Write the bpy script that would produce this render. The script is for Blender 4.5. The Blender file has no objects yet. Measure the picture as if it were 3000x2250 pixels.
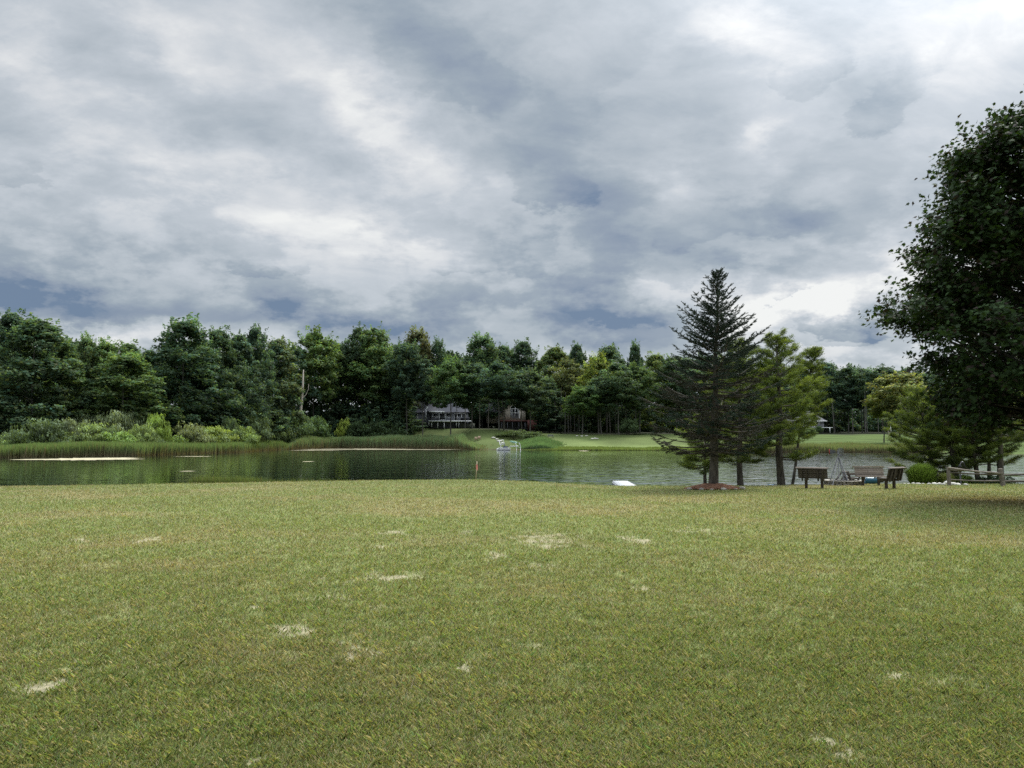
import bpy, math, random
import numpy as np
from math import radians as rad, pi, sin, cos
from mathutils import Vector, Matrix

SC = bpy.context.scene
COL = SC.collection
RNG = np.random.default_rng(7)
W = -1.6                      # water level
CAMZ = 1.6
PITCH = math.atan(155/2250)

# ------------------------------------------------------------------ helpers
def ray(px, py):
    xc, yc = (px-1500)/2250, (1125-py)/2250
    return np.array([xc, cos(PITCH)-yc*sin(PITCH), sin(PITCH)+yc*cos(PITCH)])
def P(px, py, Y):
    d = ray(px, py); return np.array([0, 0, CAMZ]) + d*(Y/d[1])
def tag(o, label=None, cat=None, group=None, kind=None):
    if label: o['label'] = label
    if cat: o['category'] = cat
    if group: o['group'] = group
    if kind: o['kind'] = kind
    return o
def thing(name, label, cat, loc=(0, 0, 0), rotz=0, group=None):
    o = bpy.data.objects.new(name, None); COL.objects.link(o)
    o.empty_display_size = .2
    o.location = [float(v) for v in loc]; o.rotation_euler = (0, 0, rotz)
    return tag(o, label, cat, group)

def _h(ix, iy, s):
    n = np.sin(ix*127.1+iy*311.7+s*74.7)*43758.5453
    return n-np.floor(n)
def vn(x, y, s=0):
    ix, iy = np.floor(x), np.floor(y); fx, fy = x-ix, y-iy
    fx = fx*fx*(3-2*fx); fy = fy*fy*(3-2*fy)
    a, b, c, d = _h(ix, iy, s), _h(ix+1, iy, s), _h(ix, iy+1, s), _h(ix+1, iy+1, s)
    return (a*(1-fx)+b*fx)*(1-fy)+(c*(1-fx)+d*fx)*fy
def fbm(x, y, s=0, o=4):
    r = 0; a = .5; t = 0
    for i in range(o):
        r = r+a*vn(x, y, s+i*3.1); t += a; x = x*2.03+5.2; y = y*2.03+1.3; a *= .5
    return r/t

def mesh_np(name, V, Fs, mat, col=None, parent=None, smooth=False, loc=None):
    V = np.asarray(V, dtype=np.float32).reshape(-1, 3)
    me = bpy.data.meshes.new(name)
    me.vertices.add(len(V)); me.vertices.foreach_set('co', V.ravel())
    Fs = [np.asarray(f, dtype=np.int32) for f in Fs if len(f)]
    nl = sum(f.size for f in Fs); nf = sum(len(f) for f in Fs)
    me.loops.add(nl); me.polygons.add(nf)
    me.loops.foreach_set('vertex_index', np.concatenate([f.ravel() for f in Fs]))
    tot = np.concatenate([np.full(len(f), f.shape[1], np.int32) for f in Fs])
    st = np.zeros(nf, np.int32); st[1:] = np.cumsum(tot)[:-1]
    me.polygons.foreach_set('loop_start', st)
    me.polygons.foreach_set('loop_total', tot)
    if smooth: me.polygons.foreach_set('use_smooth', np.ones(nf, bool))
    if col is not None:
        c = np.ones((len(V), 4), np.float32); c[:, :3] = col
        a = me.color_attributes.new('col', 'FLOAT_COLOR', 'POINT')
        a.data.foreach_set('color', c.ravel())
    me.update(calc_edges=True); me.validate()
    if mat: me.materials.append(mat)
    o = bpy.data.objects.new(name, me); COL.objects.link(o)
    if parent: o.parent = parent
    if loc is not None: o.location = [float(v) for v in loc]
    return o

class G:
    """collects boxes, tubes and sheets into one mesh"""
    def __init__(s): s.V = []; s.F = {}; s.C = []; s.n = 0
    def add(s, V, F, c=(1, 1, 1)):
        V = np.asarray(V, float).reshape(-1, 3); F = np.asarray(F, int)
        s.V.append(V); s.F.setdefault(F.shape[1], []).append(F+s.n)
        c = np.asarray(c, float)
        s.C.append(np.tile(c, (len(V), 1)) if c.ndim == 1 else c)
        s.n += len(V); return s
    def box(s, c, d, R=None, col=(1, 1, 1), taper=1):
        x, y, z = np.array(d)/2
        v = np.array([[-x,-y,-z],[x,-y,-z],[x,y,-z],[-x,y,-z],[-x*taper,-y*taper,z],[x*taper,-y*taper,z],[x*taper,y*taper,z],[-x*taper,y*taper,z]])
        if R is not None: v = v @ np.array(R.to_3x3() if hasattr(R,'to_3x3') else R).T
        v = v+np.array(c)
        return s.add(v, [[0,3,2,1],[4,5,6,7],[0,1,5,4],[1,2,6,5],[2,3,7,6],[3,0,4,7]], col)
    def beam(s, a, b, w, h, col=(1, 1, 1), up=(0, 0, 1), skew=0):
        a, b = np.array(a, float), np.array(b, float); d = b-a; L = np.linalg.norm(d); d /= L
        u = np.array(up, float); sd = np.cross(d, u)
        if np.linalg.norm(sd) < 1e-3: sd = np.cross(d, [1, 0, 0])
        sd /= np.linalg.norm(sd); u = np.cross(sd, d)
        v = [p+sd*w/2*i+u*h/2*j for p in (a, b) for i, j in ((-1,-1),(1,-1),(1,1),(-1,1))]
        return s.add(v, [[0,1,2,3],[7,6,5,4],[0,4,5,1],[1,5,6,2],[2,6,7,3],[3,7,4,0]], col)
    def tube(s, pts, rs, n=6, col=(1, 1, 1), cap=True):
        pts = np.array(pts, float); rs = np.broadcast_to(rs, (len(pts),))
        d = np.gradient(pts, axis=0); d /= np.linalg.norm(d, axis=1)[:, None]+1e-9
        ref = np.array([0, 0, 1.]) if abs(d[0][2]) < .9 else np.array([1., 0, 0])
        a = np.cross(d, ref); a /= np.linalg.norm(a, axis=1)[:, None]+1e-9; b = np.cross(d, a)
        th = np.arange(n)*2*pi/n
        V = (pts[:, None]+rs[:, None, None]*(np.cos(th)[None, :, None]*a[:, None]+np.sin(th)[None, :, None]*b[:, None])).reshape(-1, 3)
        m = len(pts); i = np.arange(m-1)[:, None]*n; j = np.arange(n)[None]; k = (j+1) % n
        F = np.stack([i+j, i+k, i+n+k, i+n+j], -1).reshape(-1, 4)
        n0 = s.n; s.add(V, F, col)
        if cap:
            for base in (0, (m-1)*n):
                s.F.setdefault(n, []).append(np.array([np.arange(n)+n0+base]))
        return s
    def lathe(s, prof, n=12, c=(0, 0, 0), col=(1, 1, 1)):
        prof = np.array(prof, float); th = np.arange(n)*2*pi/n; m = len(prof)
        V = np.stack([prof[:, 0:1]*np.cos(th), prof[:, 0:1]*np.sin(th), np.repeat(prof[:, 1:2], n, 1)], -1).reshape(-1, 3)+np.array(c)
        i = np.arange(m-1)[:, None]*n; j = np.arange(n)[None]; k = (j+1) % n
        return s.add(V, np.stack([i+j, i+k, i+n+k, i+n+j], -1).reshape(-1, 4), col)
    def obj(s, name, mat, parent=None, smooth=False, loc=None, bevel=0):
        o = mesh_np(name, np.concatenate(s.V), [np.concatenate(f) for f in s.F.values()], mat, np.concatenate(s.C), parent, smooth, loc)
        if bevel:
            b = o.modifiers.new('bevel', 'BEVEL'); b.width = bevel; b.segments = 2; b.limit_method = 'ANGLE'
        return o

def norm(v): return v/(np.linalg.norm(v, axis=-1, keepdims=True)+1e-9)
def leaf_quads(C, N, L, Wd, rng, up=None):
    """diamond leaves at centres C, normals N"""
    n = len(C); N = norm(N); r = norm(rng.normal(size=(n, 3))) if up is None else norm(up+rng.normal(size=(n, 3))*.25)
    A = norm(np.cross(N, r)); B = np.cross(N, A)
    L = np.broadcast_to(L, (n,))[:, None]/2; Wd = np.broadcast_to(Wd, (n,))[:, None]/2
    V = np.stack([C+B*L, C+A*Wd, C-B*L, C-A*Wd], 1).reshape(-1, 3)
    return V, np.arange(4*n).reshape(n, 4)
def spikes(B, D, L, Wd, rng):
    """thin triangles starting at B along D (length L, width Wd)"""
    n = len(B); D = norm(D); s_ = norm(np.cross(D, rng.normal(size=(n, 3))))
    L = np.broadcast_to(L, (n,))[:, None]; Wd = np.broadcast_to(Wd, (n,))[:, None]/2
    V = np.stack([B-s_*Wd, B+s_*Wd, B+D*L], 1).reshape(-1, 3)
    return V, np.arange(3*n).reshape(n, 3)

# ------------------------------------------------------------------ materials
def newmat(name):
    m = bpy.data.materials.new(name); m.use_nodes = True
    nt = m.node_tree; nt.nodes.clear()
    return m, nt, nt.nodes, nt.links
def N_(nt, t, **k):
    n = nt.nodes.new(t)
    for a, v in k.items():
        if hasattr(n, a): setattr(n, a, v)
    return n
def attr_col(nt):
    a = N_(nt, 'ShaderNodeAttribute'); a.attribute_name = 'col'; return a.outputs['Color']
def mul(nt, a, b, f=1):
    m = N_(nt, 'ShaderNodeMix'); m.data_type = 'RGBA'; m.blend_type = 'MULTIPLY'; m.inputs[0].default_value = f
    for i, v in ((6, a), (7, b)):
        if hasattr(v, 'links'): nt.links.new(v, m.inputs[i])
        else: m.inputs[i].default_value = v
    return m.outputs[2]
def foliage_mat(name, base, trans=.35, tcol=(1.3, 1.25, .5), rough=.55, spec=.25, objcol=True):
    m, nt, nd, ln = newmat(name)
    c = mul(nt, attr_col(nt), (*base, 1))
    if objcol:
        oi = N_(nt, 'ShaderNodeObjectInfo'); c = mul(nt, c, oi.outputs['Color'])
    p = N_(nt, 'ShaderNodeBsdfPrincipled'); ln.new(c, p.inputs['Base Color'])
    p.inputs['Roughness'].default_value = rough; p.inputs['Specular IOR Level'].default_value = spec
    t = N_(nt, 'ShaderNodeBsdfTranslucent'); ln.new(mul(nt, c, (*tcol, 1)), t.inputs['Color'])
    mx = N_(nt, 'ShaderNodeMixShader'); mx.inputs[0].default_value = trans
    o = N_(nt, 'ShaderNodeOutputMaterial')
    ln.new(p.outputs[0], mx.inputs[1]); ln.new(t.outputs[0], mx.inputs[2]); ln.new(mx.outputs[0], o.inputs[0])
    return m
def solid_mat(name, base, rough=.6, noise=8, amt=.35, bump=.0, stretch=(1, 1, 1), spec=.3, metal=0, dark=None):
    m, nt, nd, ln = newmat(name)
    tc = N_(nt, 'ShaderNodeTexCoord'); mp = N_(nt, 'ShaderNodeMapping'); mp.inputs['Scale'].default_value = stretch
    ln.new(tc.outputs['Object'], mp.inputs[0])
    nz = N_(nt, 'ShaderNodeTexNoise'); nz.inputs['Scale'].default_value = noise; nz.inputs['Detail'].default_value = 6
    ln.new(mp.outputs[0], nz.inputs['Vector'])
    rp = N_(nt, 'ShaderNodeValToRGB'); d = dark or tuple(v*(1-amt) for v in base); b = tuple(min(v*(1+amt), 1) for v in base)
    rp.color_ramp.elements[0].position = .32; rp.color_ramp.elements[0].color = (*d, 1)
    rp.color_ramp.elements[1].position = .68; rp.color_ramp.elements[1].color = (*b, 1)
    ln.new(nz.outputs[0], rp.inputs[0])
    c = mul(nt, rp.outputs[0], attr_col(nt))
    p = N_(nt, 'ShaderNodeBsdfPrincipled'); ln.new(c, p.inputs['Base Color'])
    p.inputs['Roughness'].default_value = rough; p.inputs['Specular IOR Level'].default_value = spec; p.inputs['Metallic'].default_value = metal
    if bump:
        bp = N_(nt, 'ShaderNodeBump'); bp.inputs['Strength'].default_value = .8; bp.inputs['Distance'].default_value = bump
        ln.new(nz.outputs[0], bp.inputs['Height']); ln.new(bp.outputs[0], p.inputs['Normal'])
    o = N_(nt, 'ShaderNodeOutputMaterial'); ln.new(p.outputs[0], o.inputs[0])
    return m

M = dict(
    leaf=foliage_mat('far_leaves', (.108, .152, .092), .45, spec=.06),
    shrub=foliage_mat('shrub_leaves', (.24, .28, .16), .35, spec=.08),
    reed=foliage_mat('reed_blades', (1, 1, 1), .3, tcol=(1.2, 1.15, .6), spec=.1, objcol=False),
    grass=foliage_mat('grass_blades', (1, 1, 1), .3, tcol=(1.15, 1.1, .6), rough=.5, spec=.25, objcol=False),
    spruce=foliage_mat('spruce_needles', (1, 1, 1), .1, rough=.6, spec=.2, objcol=False),
    pine=foliage_mat('pine_needles', (1, 1, 1), .4, tcol=(1.3, 1.2, .4), rough=.5, spec=.2, objcol=False),
    maple=foliage_mat('maple_leaves', (1, 1, 1), .2, tcol=(1.4, 1.5, .4), rough=.6, spec=.1, objcol=False),
    bark=solid_mat('bark', (.085, .075, .062), .9, 9, .5, .02, (1, 1, .25)),
    farbark=solid_mat('pale_bark', (.1, .095, .085), .9, 2, .4),
    deadwood=solid_mat('dead_wood', (.42, .38, .33), .9, 3, .3, 0, (1, 1, .2)),
    wood=solid_mat('weathered_wood', (.1, .082, .068), .85, 14, .5, .006, (1, 8, 8)),
    rail=solid_mat('split_rail_wood', (.14, .12, .1), .85, 9, .5, .01, (.4, 4, 4)),
    stone=solid_mat('stone', (.3, .28, .25), .85, 7, .35, .02),
    pale=solid_mat('pale_stone', (.5, .48, .43), .85, 9, .35, .02),
    mulch=solid_mat('wood_mulch', (.17, .085, .05), .95, 30, .6, .03),
    white=solid_mat('white_paint', (.75, .76, .77), .45, 4, .08),
    dock=solid_mat('dock_panel', (.5, .51, .53), .5, 3, .07),
    steel=solid_mat('galvanised_steel', (.13, .135, .15), .6, 20, .15),
    dark=solid_mat('black_metal', (.018, .018, .02), .45, 10, .2),
    redp=solid_mat('red_paint', (.3, .04, .035), .5, 8, .2),
    ribbon=solid_mat('marker_ribbon', (.6, .2, .18), .5, 20, .2),
    lath=solid_mat('stake_wood', (.52, .42, .3), .8, 20, .15),
    blue=solid_mat('blue_plastic', (.02, .085, .13), .35, 6, .12),
    lblue=solid_mat('light_blue_plastic', (.12, .35, .62), .35, 6, .1),
    navy=solid_mat('navy_plastic', (.02, .03, .09), .35, 6, .1),
    green=solid_mat('green_plastic', (.22, .42, .33), .4, 6, .1),
    siding=solid_mat('grey_siding', (.13, .135, .15), .8, 3, .15, 0, (.2, .2, 6)),
    roof=solid_mat('shingles', (.11, .11, .125), .9, 5, .25, 0, (1, 1, 4)),
    cream=solid_mat('cream_siding', (.48, .42, .35), .8, 2, .1),
    redwood=solid_mat('redwood_boards', (.085, .035, .03), .85, 5, .3, 0, (6, 6, .4)),
    brownwall=solid_mat('tan_brick', (.2, .15, .11), .85, 8, .25),
    glass=solid_mat('window_glass', (.012, .014, .018), .08, 2, .2, spec=.6),
    algae=solid_mat('algae_scum', (.42, .4, .28), .9, 3, .3),
    chairwood=solid_mat('chair_boards', (.32, .22, .16), .8, 8, .2),
)

# ------------------------------------------------------------------ terrain
u_ = lambda px: (px-1500)/2250
CR = np.array([[-400,1427,33],[0,1424.5,34],[300,1420.5,35],[700,1413.5,36.5],[1100,1406.5,38],[1400,1404.5,38.5],[1550,1409.5,38],[1700,1418.5,37],[1820,1423,36.5],[2200,1423,36.5],[2400,1419.5,38],[2650,1416.5,40],[3000,1417,41],[3400,1417,42]])
SH = np.array([[-400,1342],[0,1340],[250,1336],[400,1335],[700,1325],[850,1316],[1000,1312],[1300,1313],[1400,1317],[1700,1319],[1950,1319],[2050,1320],[2200,1325],[2400,1326],[2640,1325],[3000,1333],[3400,1340]])
SHY = (CAMZ-W)*2250/(SH[:,1]-1280)
BK = np.array([[-400,.02,40],[0,.02,40],[700,.03,40],[950,.06,40],[1080,.13,40],[1200,.2,30],[1450,.17,32],[1560,.12,36],[1750,.1,38],[1950,.1,38],[2150,.055,70],[2700,.055,75],[3000,.05,50],[3400,.05,50]])
def crest(u): return np.interp(u, u_(CR[:,0]), CR[:,2]), np.interp(u, u_(CR[:,0]), CAMZ-(CR[:,1]-1280)*CR[:,2]/2250)
def shoreY(u): return np.interp(u, u_(SH[:,0]), SHY)
def ground(x, y):
    x, y = np.asarray(x, float), np.asarray(y, float)
    yy = np.maximum(y, .5); u = np.clip(x/yy, -.84, .84)
    Yc, zc = crest(u); Ys = shoreY(u)
    sl = np.interp(u, u_(BK[:,0]), BK[:,1]); dc = np.interp(u, u_(BK[:,0]), BK[:,2])
    z = zc*(np.clip(yy/Yc, 0, 1))**1.8
    over = np.maximum(yy-Yc, 0)
    bank = zc-.02*over-np.minimum(over**2*.09, 1.5)-np.clip(over-3, 0, 5)*.25
    z = np.where(yy > Yc, np.maximum(bank, W-1.3), z)
    d = yy-Ys
    zf = W+np.where(d < 0, d*.12, np.where(d < dc, sl*d, sl*dc+(d-dc)*.02))
    zf = np.clip(zf, W-1.3, 9)+np.where(d > 2, (fbm(x/9, yy/9, 5, 2)-.5)*.5*np.clip(d/10, 0, 1), 0)
    z = np.where(d > -12, np.maximum(z, zf), z)
    z = z+np.where((yy < Yc), (fbm(x/3.2, y/3.2, 11, 3)-.5)*.05*np.clip(yy/5,0,1), 0)
    return z
def hit(px, py):
    d = ray(px, py)
    ts = np.linspace(2, 60, 6000); X = d[0]*ts; Yv = d[1]*ts; Z = CAMZ+d[2]*ts
    g = ground(X, Yv); i = np.argmax(Z < g)
    if i == 0: i = 3600
    return np.array([X[i], Yv[i], g[i]])

# lawn colour field (linear) shared by soil sheet and blades
PATCH = [(1614,1581,125,22),(1090,1695,120,20),(1030,1915,110,40),(1363,1963,60,18),(150,2010,130,45),(180,1985,60,50),(850,1850,95,22),(430,1583,45,10),(752,1778,20,8),
 (1105,1602,40,12),(2500,2225,75,40),(2410,2180,60,28),(2700,2005,95,42),(1560,1655,50,14),(1445,1630,40,14),(1870,1583,60,14),(1880,1727,70,12),(940,1755,100,12),
 (1370,1560,30,8),(740,2232,60,20),(1150,1560,60,8),(2050,1556,80,8),(2130,2205,40,15),(240,1582,60,9),(1090,1780,50,16),(1560,1895,40,16),(1620,1600,70,12),(1190,1690,60,14)]
PW = []
for px, py, wx, wy in PATCH:
    c = hit(px, py); a = hit(px+wx, py); b = hit(px, py-wy)
    PW.append((c[0], c[1], abs(a[0]-c[0])*1.05, abs(b[1]-c[1])*.95))
def bare(x, y):
    r = np.zeros_like(x)
    for cx, cy, sx, sy in PW:
        q = ((x-cx)/sx)**2+((y-cy)/sy)**2
        r = np.maximum(r, np.exp(-q))
    n = fbm(x*6, y*6, 21, 4)*.65+fbm(x*24, y*24, 25, 2)*.35
    return np.clip((r*1.85-.42-(n-.38)*4.6), 0, 1)*.82
def lawn_colour(x, y):
    n1 = fbm(x/2.6, y/2.6, 1, 4); n2 = fbm(x/1.1, y/1.1, 31, 4); n3 = fbm(x/.35, y/.35, 51, 3)
    g = np.array([.222, .256, .098]); o = np.array([.3, .275, .135]); dk = np.array([.14, .185, .06])
    n0 = fbm(x/6.5, y/6.5, 61, 3); t = np.clip((n0-.56)*1.5+(n1-.48)*2.4+(n2-.5)*2.0, 0, .85)[..., None]; s = np.clip((n2-.45)*2+(n3-.5)*1.4, 0, 1)[..., None]
    c = g*(1-t)+o*t; c = c*(1-s*.55)+dk*s*.55
    far = np.clip((y-14)/20, 0, 1)[..., None]
    c = c*(1.13-far*.2)
    # worn brownish ground under the big maple at the right
    br = np.exp(-((x-16)/4.5)**2-((y-23)/4)**2)[..., None]*.7
    c = c*(1-br)+np.array([.19, .13, .07])*br
    return c

th = np.concatenate([np.linspace(-180, -46, 40)[:-1], np.linspace(-46, 46, 330), np.linspace(46, 180, 40)[1:]])
rr = np.concatenate([[.01, .5, 1, 1.5], 2*1.018**np.arange(152)])
rr = np.concatenate([rr[rr < 30], np.arange(30, 52, .45), np.arange(52, 105, 4), np.arange(105, 300, 2.2), [310, 340, 400, 500, 700, 1000, 1600, 3000]])
TH, RR = np.meshgrid(np.radians(th), rr)
GX, GY = RR*np.sin(TH), RR*np.cos(TH); GZ = ground(GX, GY)
nr, ntt = GX.shape
i = np.arange(nr-1)[:, None]*ntt; j = np.arange(ntt-1)[None]
F = np.stack([i+j, i+j+1, i+ntt+j+1, i+ntt+j], -1).reshape(-1, 4)[:, ::-1]
gc = lawn_colour(GX, GY); b = bare(GX, GY)[..., None]
gc = gc*.8*(1-b)+np.array([.36, .32, .23])*b
uu = np.clip(GX/np.maximum(GY, .5), -.84, .84)
dd = GY-shoreY(uu); Yc, _z = crest(uu)
pxx = 1500+uu*2250
farc = np.array([.078, .105, .036])*(.6+.8*fbm(GX/9, GY/9, 8, 4)[..., None])
wood = np.array([.022, .026, .014])
fr = np.array([.12, .15, .038])
# brighter lawn colour at the right part of the far bank, mowing stripes on the right-hand one
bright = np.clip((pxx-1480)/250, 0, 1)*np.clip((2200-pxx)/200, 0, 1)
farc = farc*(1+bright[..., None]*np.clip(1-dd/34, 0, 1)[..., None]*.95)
rightl = np.clip((pxx-2150)/60, 0, 1)
st = (.5+.5*np.sign(np.sin((GX*.35+GY)*.55)))
farc = farc*(1-rightl[..., None])+np.array([.075, .115, .032])*(.85+.28*st[..., None])*rightl[..., None]
wl = np.interp(pxx, [-400, 900, 1000, 1600, 1950, 2150, 2700, 3400], [12, 16, 30, 40, 42, 66, 70, 50])
k = np.clip((dd-wl-4*(fbm(GX/8, GY/8, 3, 3)-.5))/6, 0, 1)[..., None]
farc = farc*(1-k)+wood*k
mud = np.clip(1-np.abs(dd)/2.0, 0, 1)[..., None]
farc = farc*(1-mud)+np.array([.06, .05, .03])*mud
isfar = (dd > -14)[..., None]
gc = np.where(isfar, farc, gc)
nearbank = ((GY > Yc+1.2) & (dd <= -14))[..., None]
gc = np.where(nearbank, np.array([.07, .075, .035]), gc)

m, nt, nd, ln = newmat('ground_turf')
tc = N_(nt, 'ShaderNodeTexCoord'); nz = N_(nt, 'ShaderNodeTexNoise'); nz.inputs['Scale'].default_value = 22; nz.inputs['Detail'].default_value = 8; nz.inputs['Roughness'].default_value = .7
ln.new(tc.outputs['Object'], nz.inputs['Vector'])
rp = N_(nt, 'ShaderNodeValToRGB'); rp.color_ramp.elements[0].position = .3; rp.color_ramp.elements[0].color = (.5, .5, .5, 1); rp.color_ramp.elements[1].position = .7; rp.color_ramp.elements[1].color = (1.45, 1.4, 1.35, 1)
ln.new(nz.outputs[0], rp.inputs[0])
p = N_(nt, 'ShaderNodeBsdfPrincipled'); p.inputs['Roughness'].default_value = .95; p.inputs['Specular IOR Level'].default_value = .1
ln.new(mul(nt, attr_col(nt), rp.outputs[0]), p.inputs['Base Color'])
bp = N_(nt, 'ShaderNodeBump'); bp.inputs['Distance'].default_value = .03; ln.new(nz.outputs[0], bp.inputs['Height']); ln.new(bp.outputs[0], p.inputs['Normal'])
o = N_(nt, 'ShaderNodeOutputMaterial'); ln.new(p.outputs[0], o.inputs[0])
M['ground'] = m
g = mesh_np('ground', np.stack([GX, GY, GZ], -1), [F], M['ground'], gc.reshape(-1, 3), smooth=True)
tag(g, 'green and straw mown lawn with bare sandy spots, lake bed and far banks', 'ground', kind='structure')

# ------------------------------------------------------------------ water
m, nt, nd, ln = newmat('lake_water')
geo = N_(nt, 'ShaderNodeNewGeometry')
def mathn(op, a, b=None, c=None):
    n = N_(nt, 'ShaderNodeMath'); n.operation = op
    for i_, v in enumerate((a, b, c)):
        if v is None: continue
        if hasattr(v, 'links'): nt.links.new(v, n.inputs[i_])
        else: n.inputs[i_].default_value = v
    return n.outputs[0]
def noise(scale, vec, detail=2, rough=.5, st=None):
    if st:
        mp = N_(nt, 'ShaderNodeMapping'); mp.inputs['Scale'].default_value = st; nt.links.new(vec, mp.inputs[0]); vec = mp.outputs[0]
    n = N_(nt, 'ShaderNodeTexNoise'); n.inputs['Scale'].default_value = scale; n.inputs['Detail'].default_value = detail; n.inputs['Roughness'].default_value = rough
    nt.links.new(vec, n.inputs['Vector']); return n.outputs[0]
pos = geo.outputs['Position']
sx = N_(nt, 'ShaderNodeSeparateXYZ'); ln.new(pos, sx.inputs[0])
# wind-ruffled to the right and near the lawn, calm by the reeds
ratio = mathn('DIVIDE', sx.outputs[0], sx.outputs[1])
right = mathn('MULTIPLY_ADD', ratio, 2.9, .5)
near = mathn('MULTIPLY_ADD', sx.outputs[1], -.009, .82)
gust = mathn('MULTIPLY_ADD', noise(.05, pos, 3, .6, (1, .35, 1)), 1.6, -.8)
amp = N_(nt, 'ShaderNodeClamp'); ln.new(mathn('ADD', mathn('ADD', right, near), gust), amp.inputs[0]); amp.inputs[1].default_value = .2; amp.inputs[2].default_value = 2.4
h = mathn('ADD', mathn('MULTIPLY', noise(1.3, pos, 2, .5, (.45, 1.1, 1)), .085), mathn('MULTIPLY', noise(.4, pos, 2, .5, (.5, 1.2, 1)), .13))
h = mathn('MULTIPLY', h, amp.outputs[0])
bp = N_(nt, 'ShaderNodeBump'); bp.inputs['Strength'].default_value = 1; bp.inputs['Distance'].default_value = 1.0
ln.new(h, bp.inputs['Height'])
df = N_(nt, 'ShaderNodeBsdfDiffuse'); df.inputs[0].default_value = (.02, .026, .013, 1)
gl = N_(nt, 'ShaderNodeBsdfGlossy'); gl.inputs['Roughness'].default_value = .05; gl.inputs[0].default_value = (.96, .98, 1, 1); ln.new(bp.outputs[0], gl.inputs['Normal'])
fz = N_(nt, 'ShaderNodeFresnel'); fz.inputs[0].default_value = 1.4; ln.new(bp.outputs[0], fz.inputs['Normal'])
fc = N_(nt, 'ShaderNodeClamp'); ln.new(mathn('MULTIPLY', fz.outputs[0], 2.0), fc.inputs[0]); fc.inputs[2].default_value = .95
mx = N_(nt, 'ShaderNodeMixShader'); ln.new(fc.outputs[0], mx.inputs[0]); ln.new(df.outputs[0], mx.inputs[1]); ln.new(gl.outputs[0], mx.inputs[2])
o = N_(nt, 'ShaderNodeOutputMaterial'); ln.new(mx.outputs[0], o.inputs[0]); M['water'] = m
gx, gy = np.meshgrid(np.linspace(-330, 330, 12), np.linspace(30, 290, 8))
i = np.arange(7)[:, None]*12; j = np.arange(11)[None]
w = mesh_np('water', np.stack([gx, gy, np.full_like(gx, W)], -1), [np.stack([i+j, i+j+1, i+13+j, i+12+j], -1).reshape(-1, 4)], M['water'])
tag(w, 'dark green lake, calm at the left and rippled silver at the right', 'lake', kind='structure')

# ------------------------------------------------------------------ grass blades (uncountable)
def make_grass():
    rng = np.random.default_rng(3)
    n = 1250000
    # constant density on screen: sample angle and distance so blades thin out with distance
    u = rng.uniform(-.8, .8, n); y = 1/(rng.uniform(1/44., 1/2.6, n))
    y = np.where(rng.random(n) < .5, y, np.exp(rng.uniform(np.log(2.6), np.log(42), n)))
    x = u*y+rng.normal(size=n)*.02
    Yc, _ = crest(np.clip(x/y, -.84, .84))
    cl = fbm(x*7, y*7, 77, 2)
    keep = (y < Yc+.8) & (rng.random(n) > bare(x, y)*1.15) & (rng.random(n) < .35+cl*1.1)
    x, y, cl = x[keep], y[keep], cl[keep]; n = len(x)
    z = ground(x, y)
    ht = rng.uniform(.015, .042, n)*(.6+.8*cl)*(1+np.clip(y/60, 0, .4))
    ht *= np.where(rng.random(n) < .012, 1.5, 1)
    wd = np.clip(.0016+y*.00036, .002, .02)*rng.uniform(.7, 1.5, n)
    a = rng.uniform(0, 2*pi, n); lean = rng.uniform(.1, 1.1, n)
    c = lawn_colour(x, y)
    straw = (rng.random(n) < .16+.25*np.clip((fbm(x/2.6, y/2.6, 1, 4)-.5)*3, 0, 1))
    broad = (rng.random(n) < .03)
    br = (rng.uniform(.55, 1.6, n)*(.75+.55*cl))[:, None]
    c = c*br*np.array([1, 1, 1])*(1+rng.normal(size=(n, 3))*np.array([.13, .06, .12]))
    c[straw] = np.array([.47, .42, .27])*rng.uniform(.55, 1.3, straw.sum())[:, None]
    c[broad] = np.array([.17, .25, .09])*rng.uniform(.8, 1.3, broad.sum())[:, None]
    c = np.clip(c, .004, 1)
    wd[broad] *= 1.7; ht[broad] *= .6
    dx, dy = np.cos(a), np.sin(a)
    B = np.stack([x, y, z-.004], -1); S = np.stack([-dy, dx, 0*dx], -1)*wd[:, None]
    T = np.stack([dx*lean*ht, dy*lean*ht, ht], -1)
    Mi = np.stack([dx*lean*ht*.35, dy*lean*ht*.35, ht*.65], -1)
    V = np.stack([B-S*.5, B+S*.5, B+Mi+S*.45, B+T, B+Mi-S*.45], 1)
    F = np.arange(5*n).reshape(n, 5)
    C = np.repeat(c[:, None], 5, 1); C[:, :2] *= .8; C[:, 3] *= 1.25  # self-shadow painted into the blade colour: roots darkened
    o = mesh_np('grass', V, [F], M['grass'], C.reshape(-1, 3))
    tag(o, 'short mown grass blades, green mixed with dry straw, covering the near lawn', 'grass', kind='stuff')
make_grass()
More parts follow.
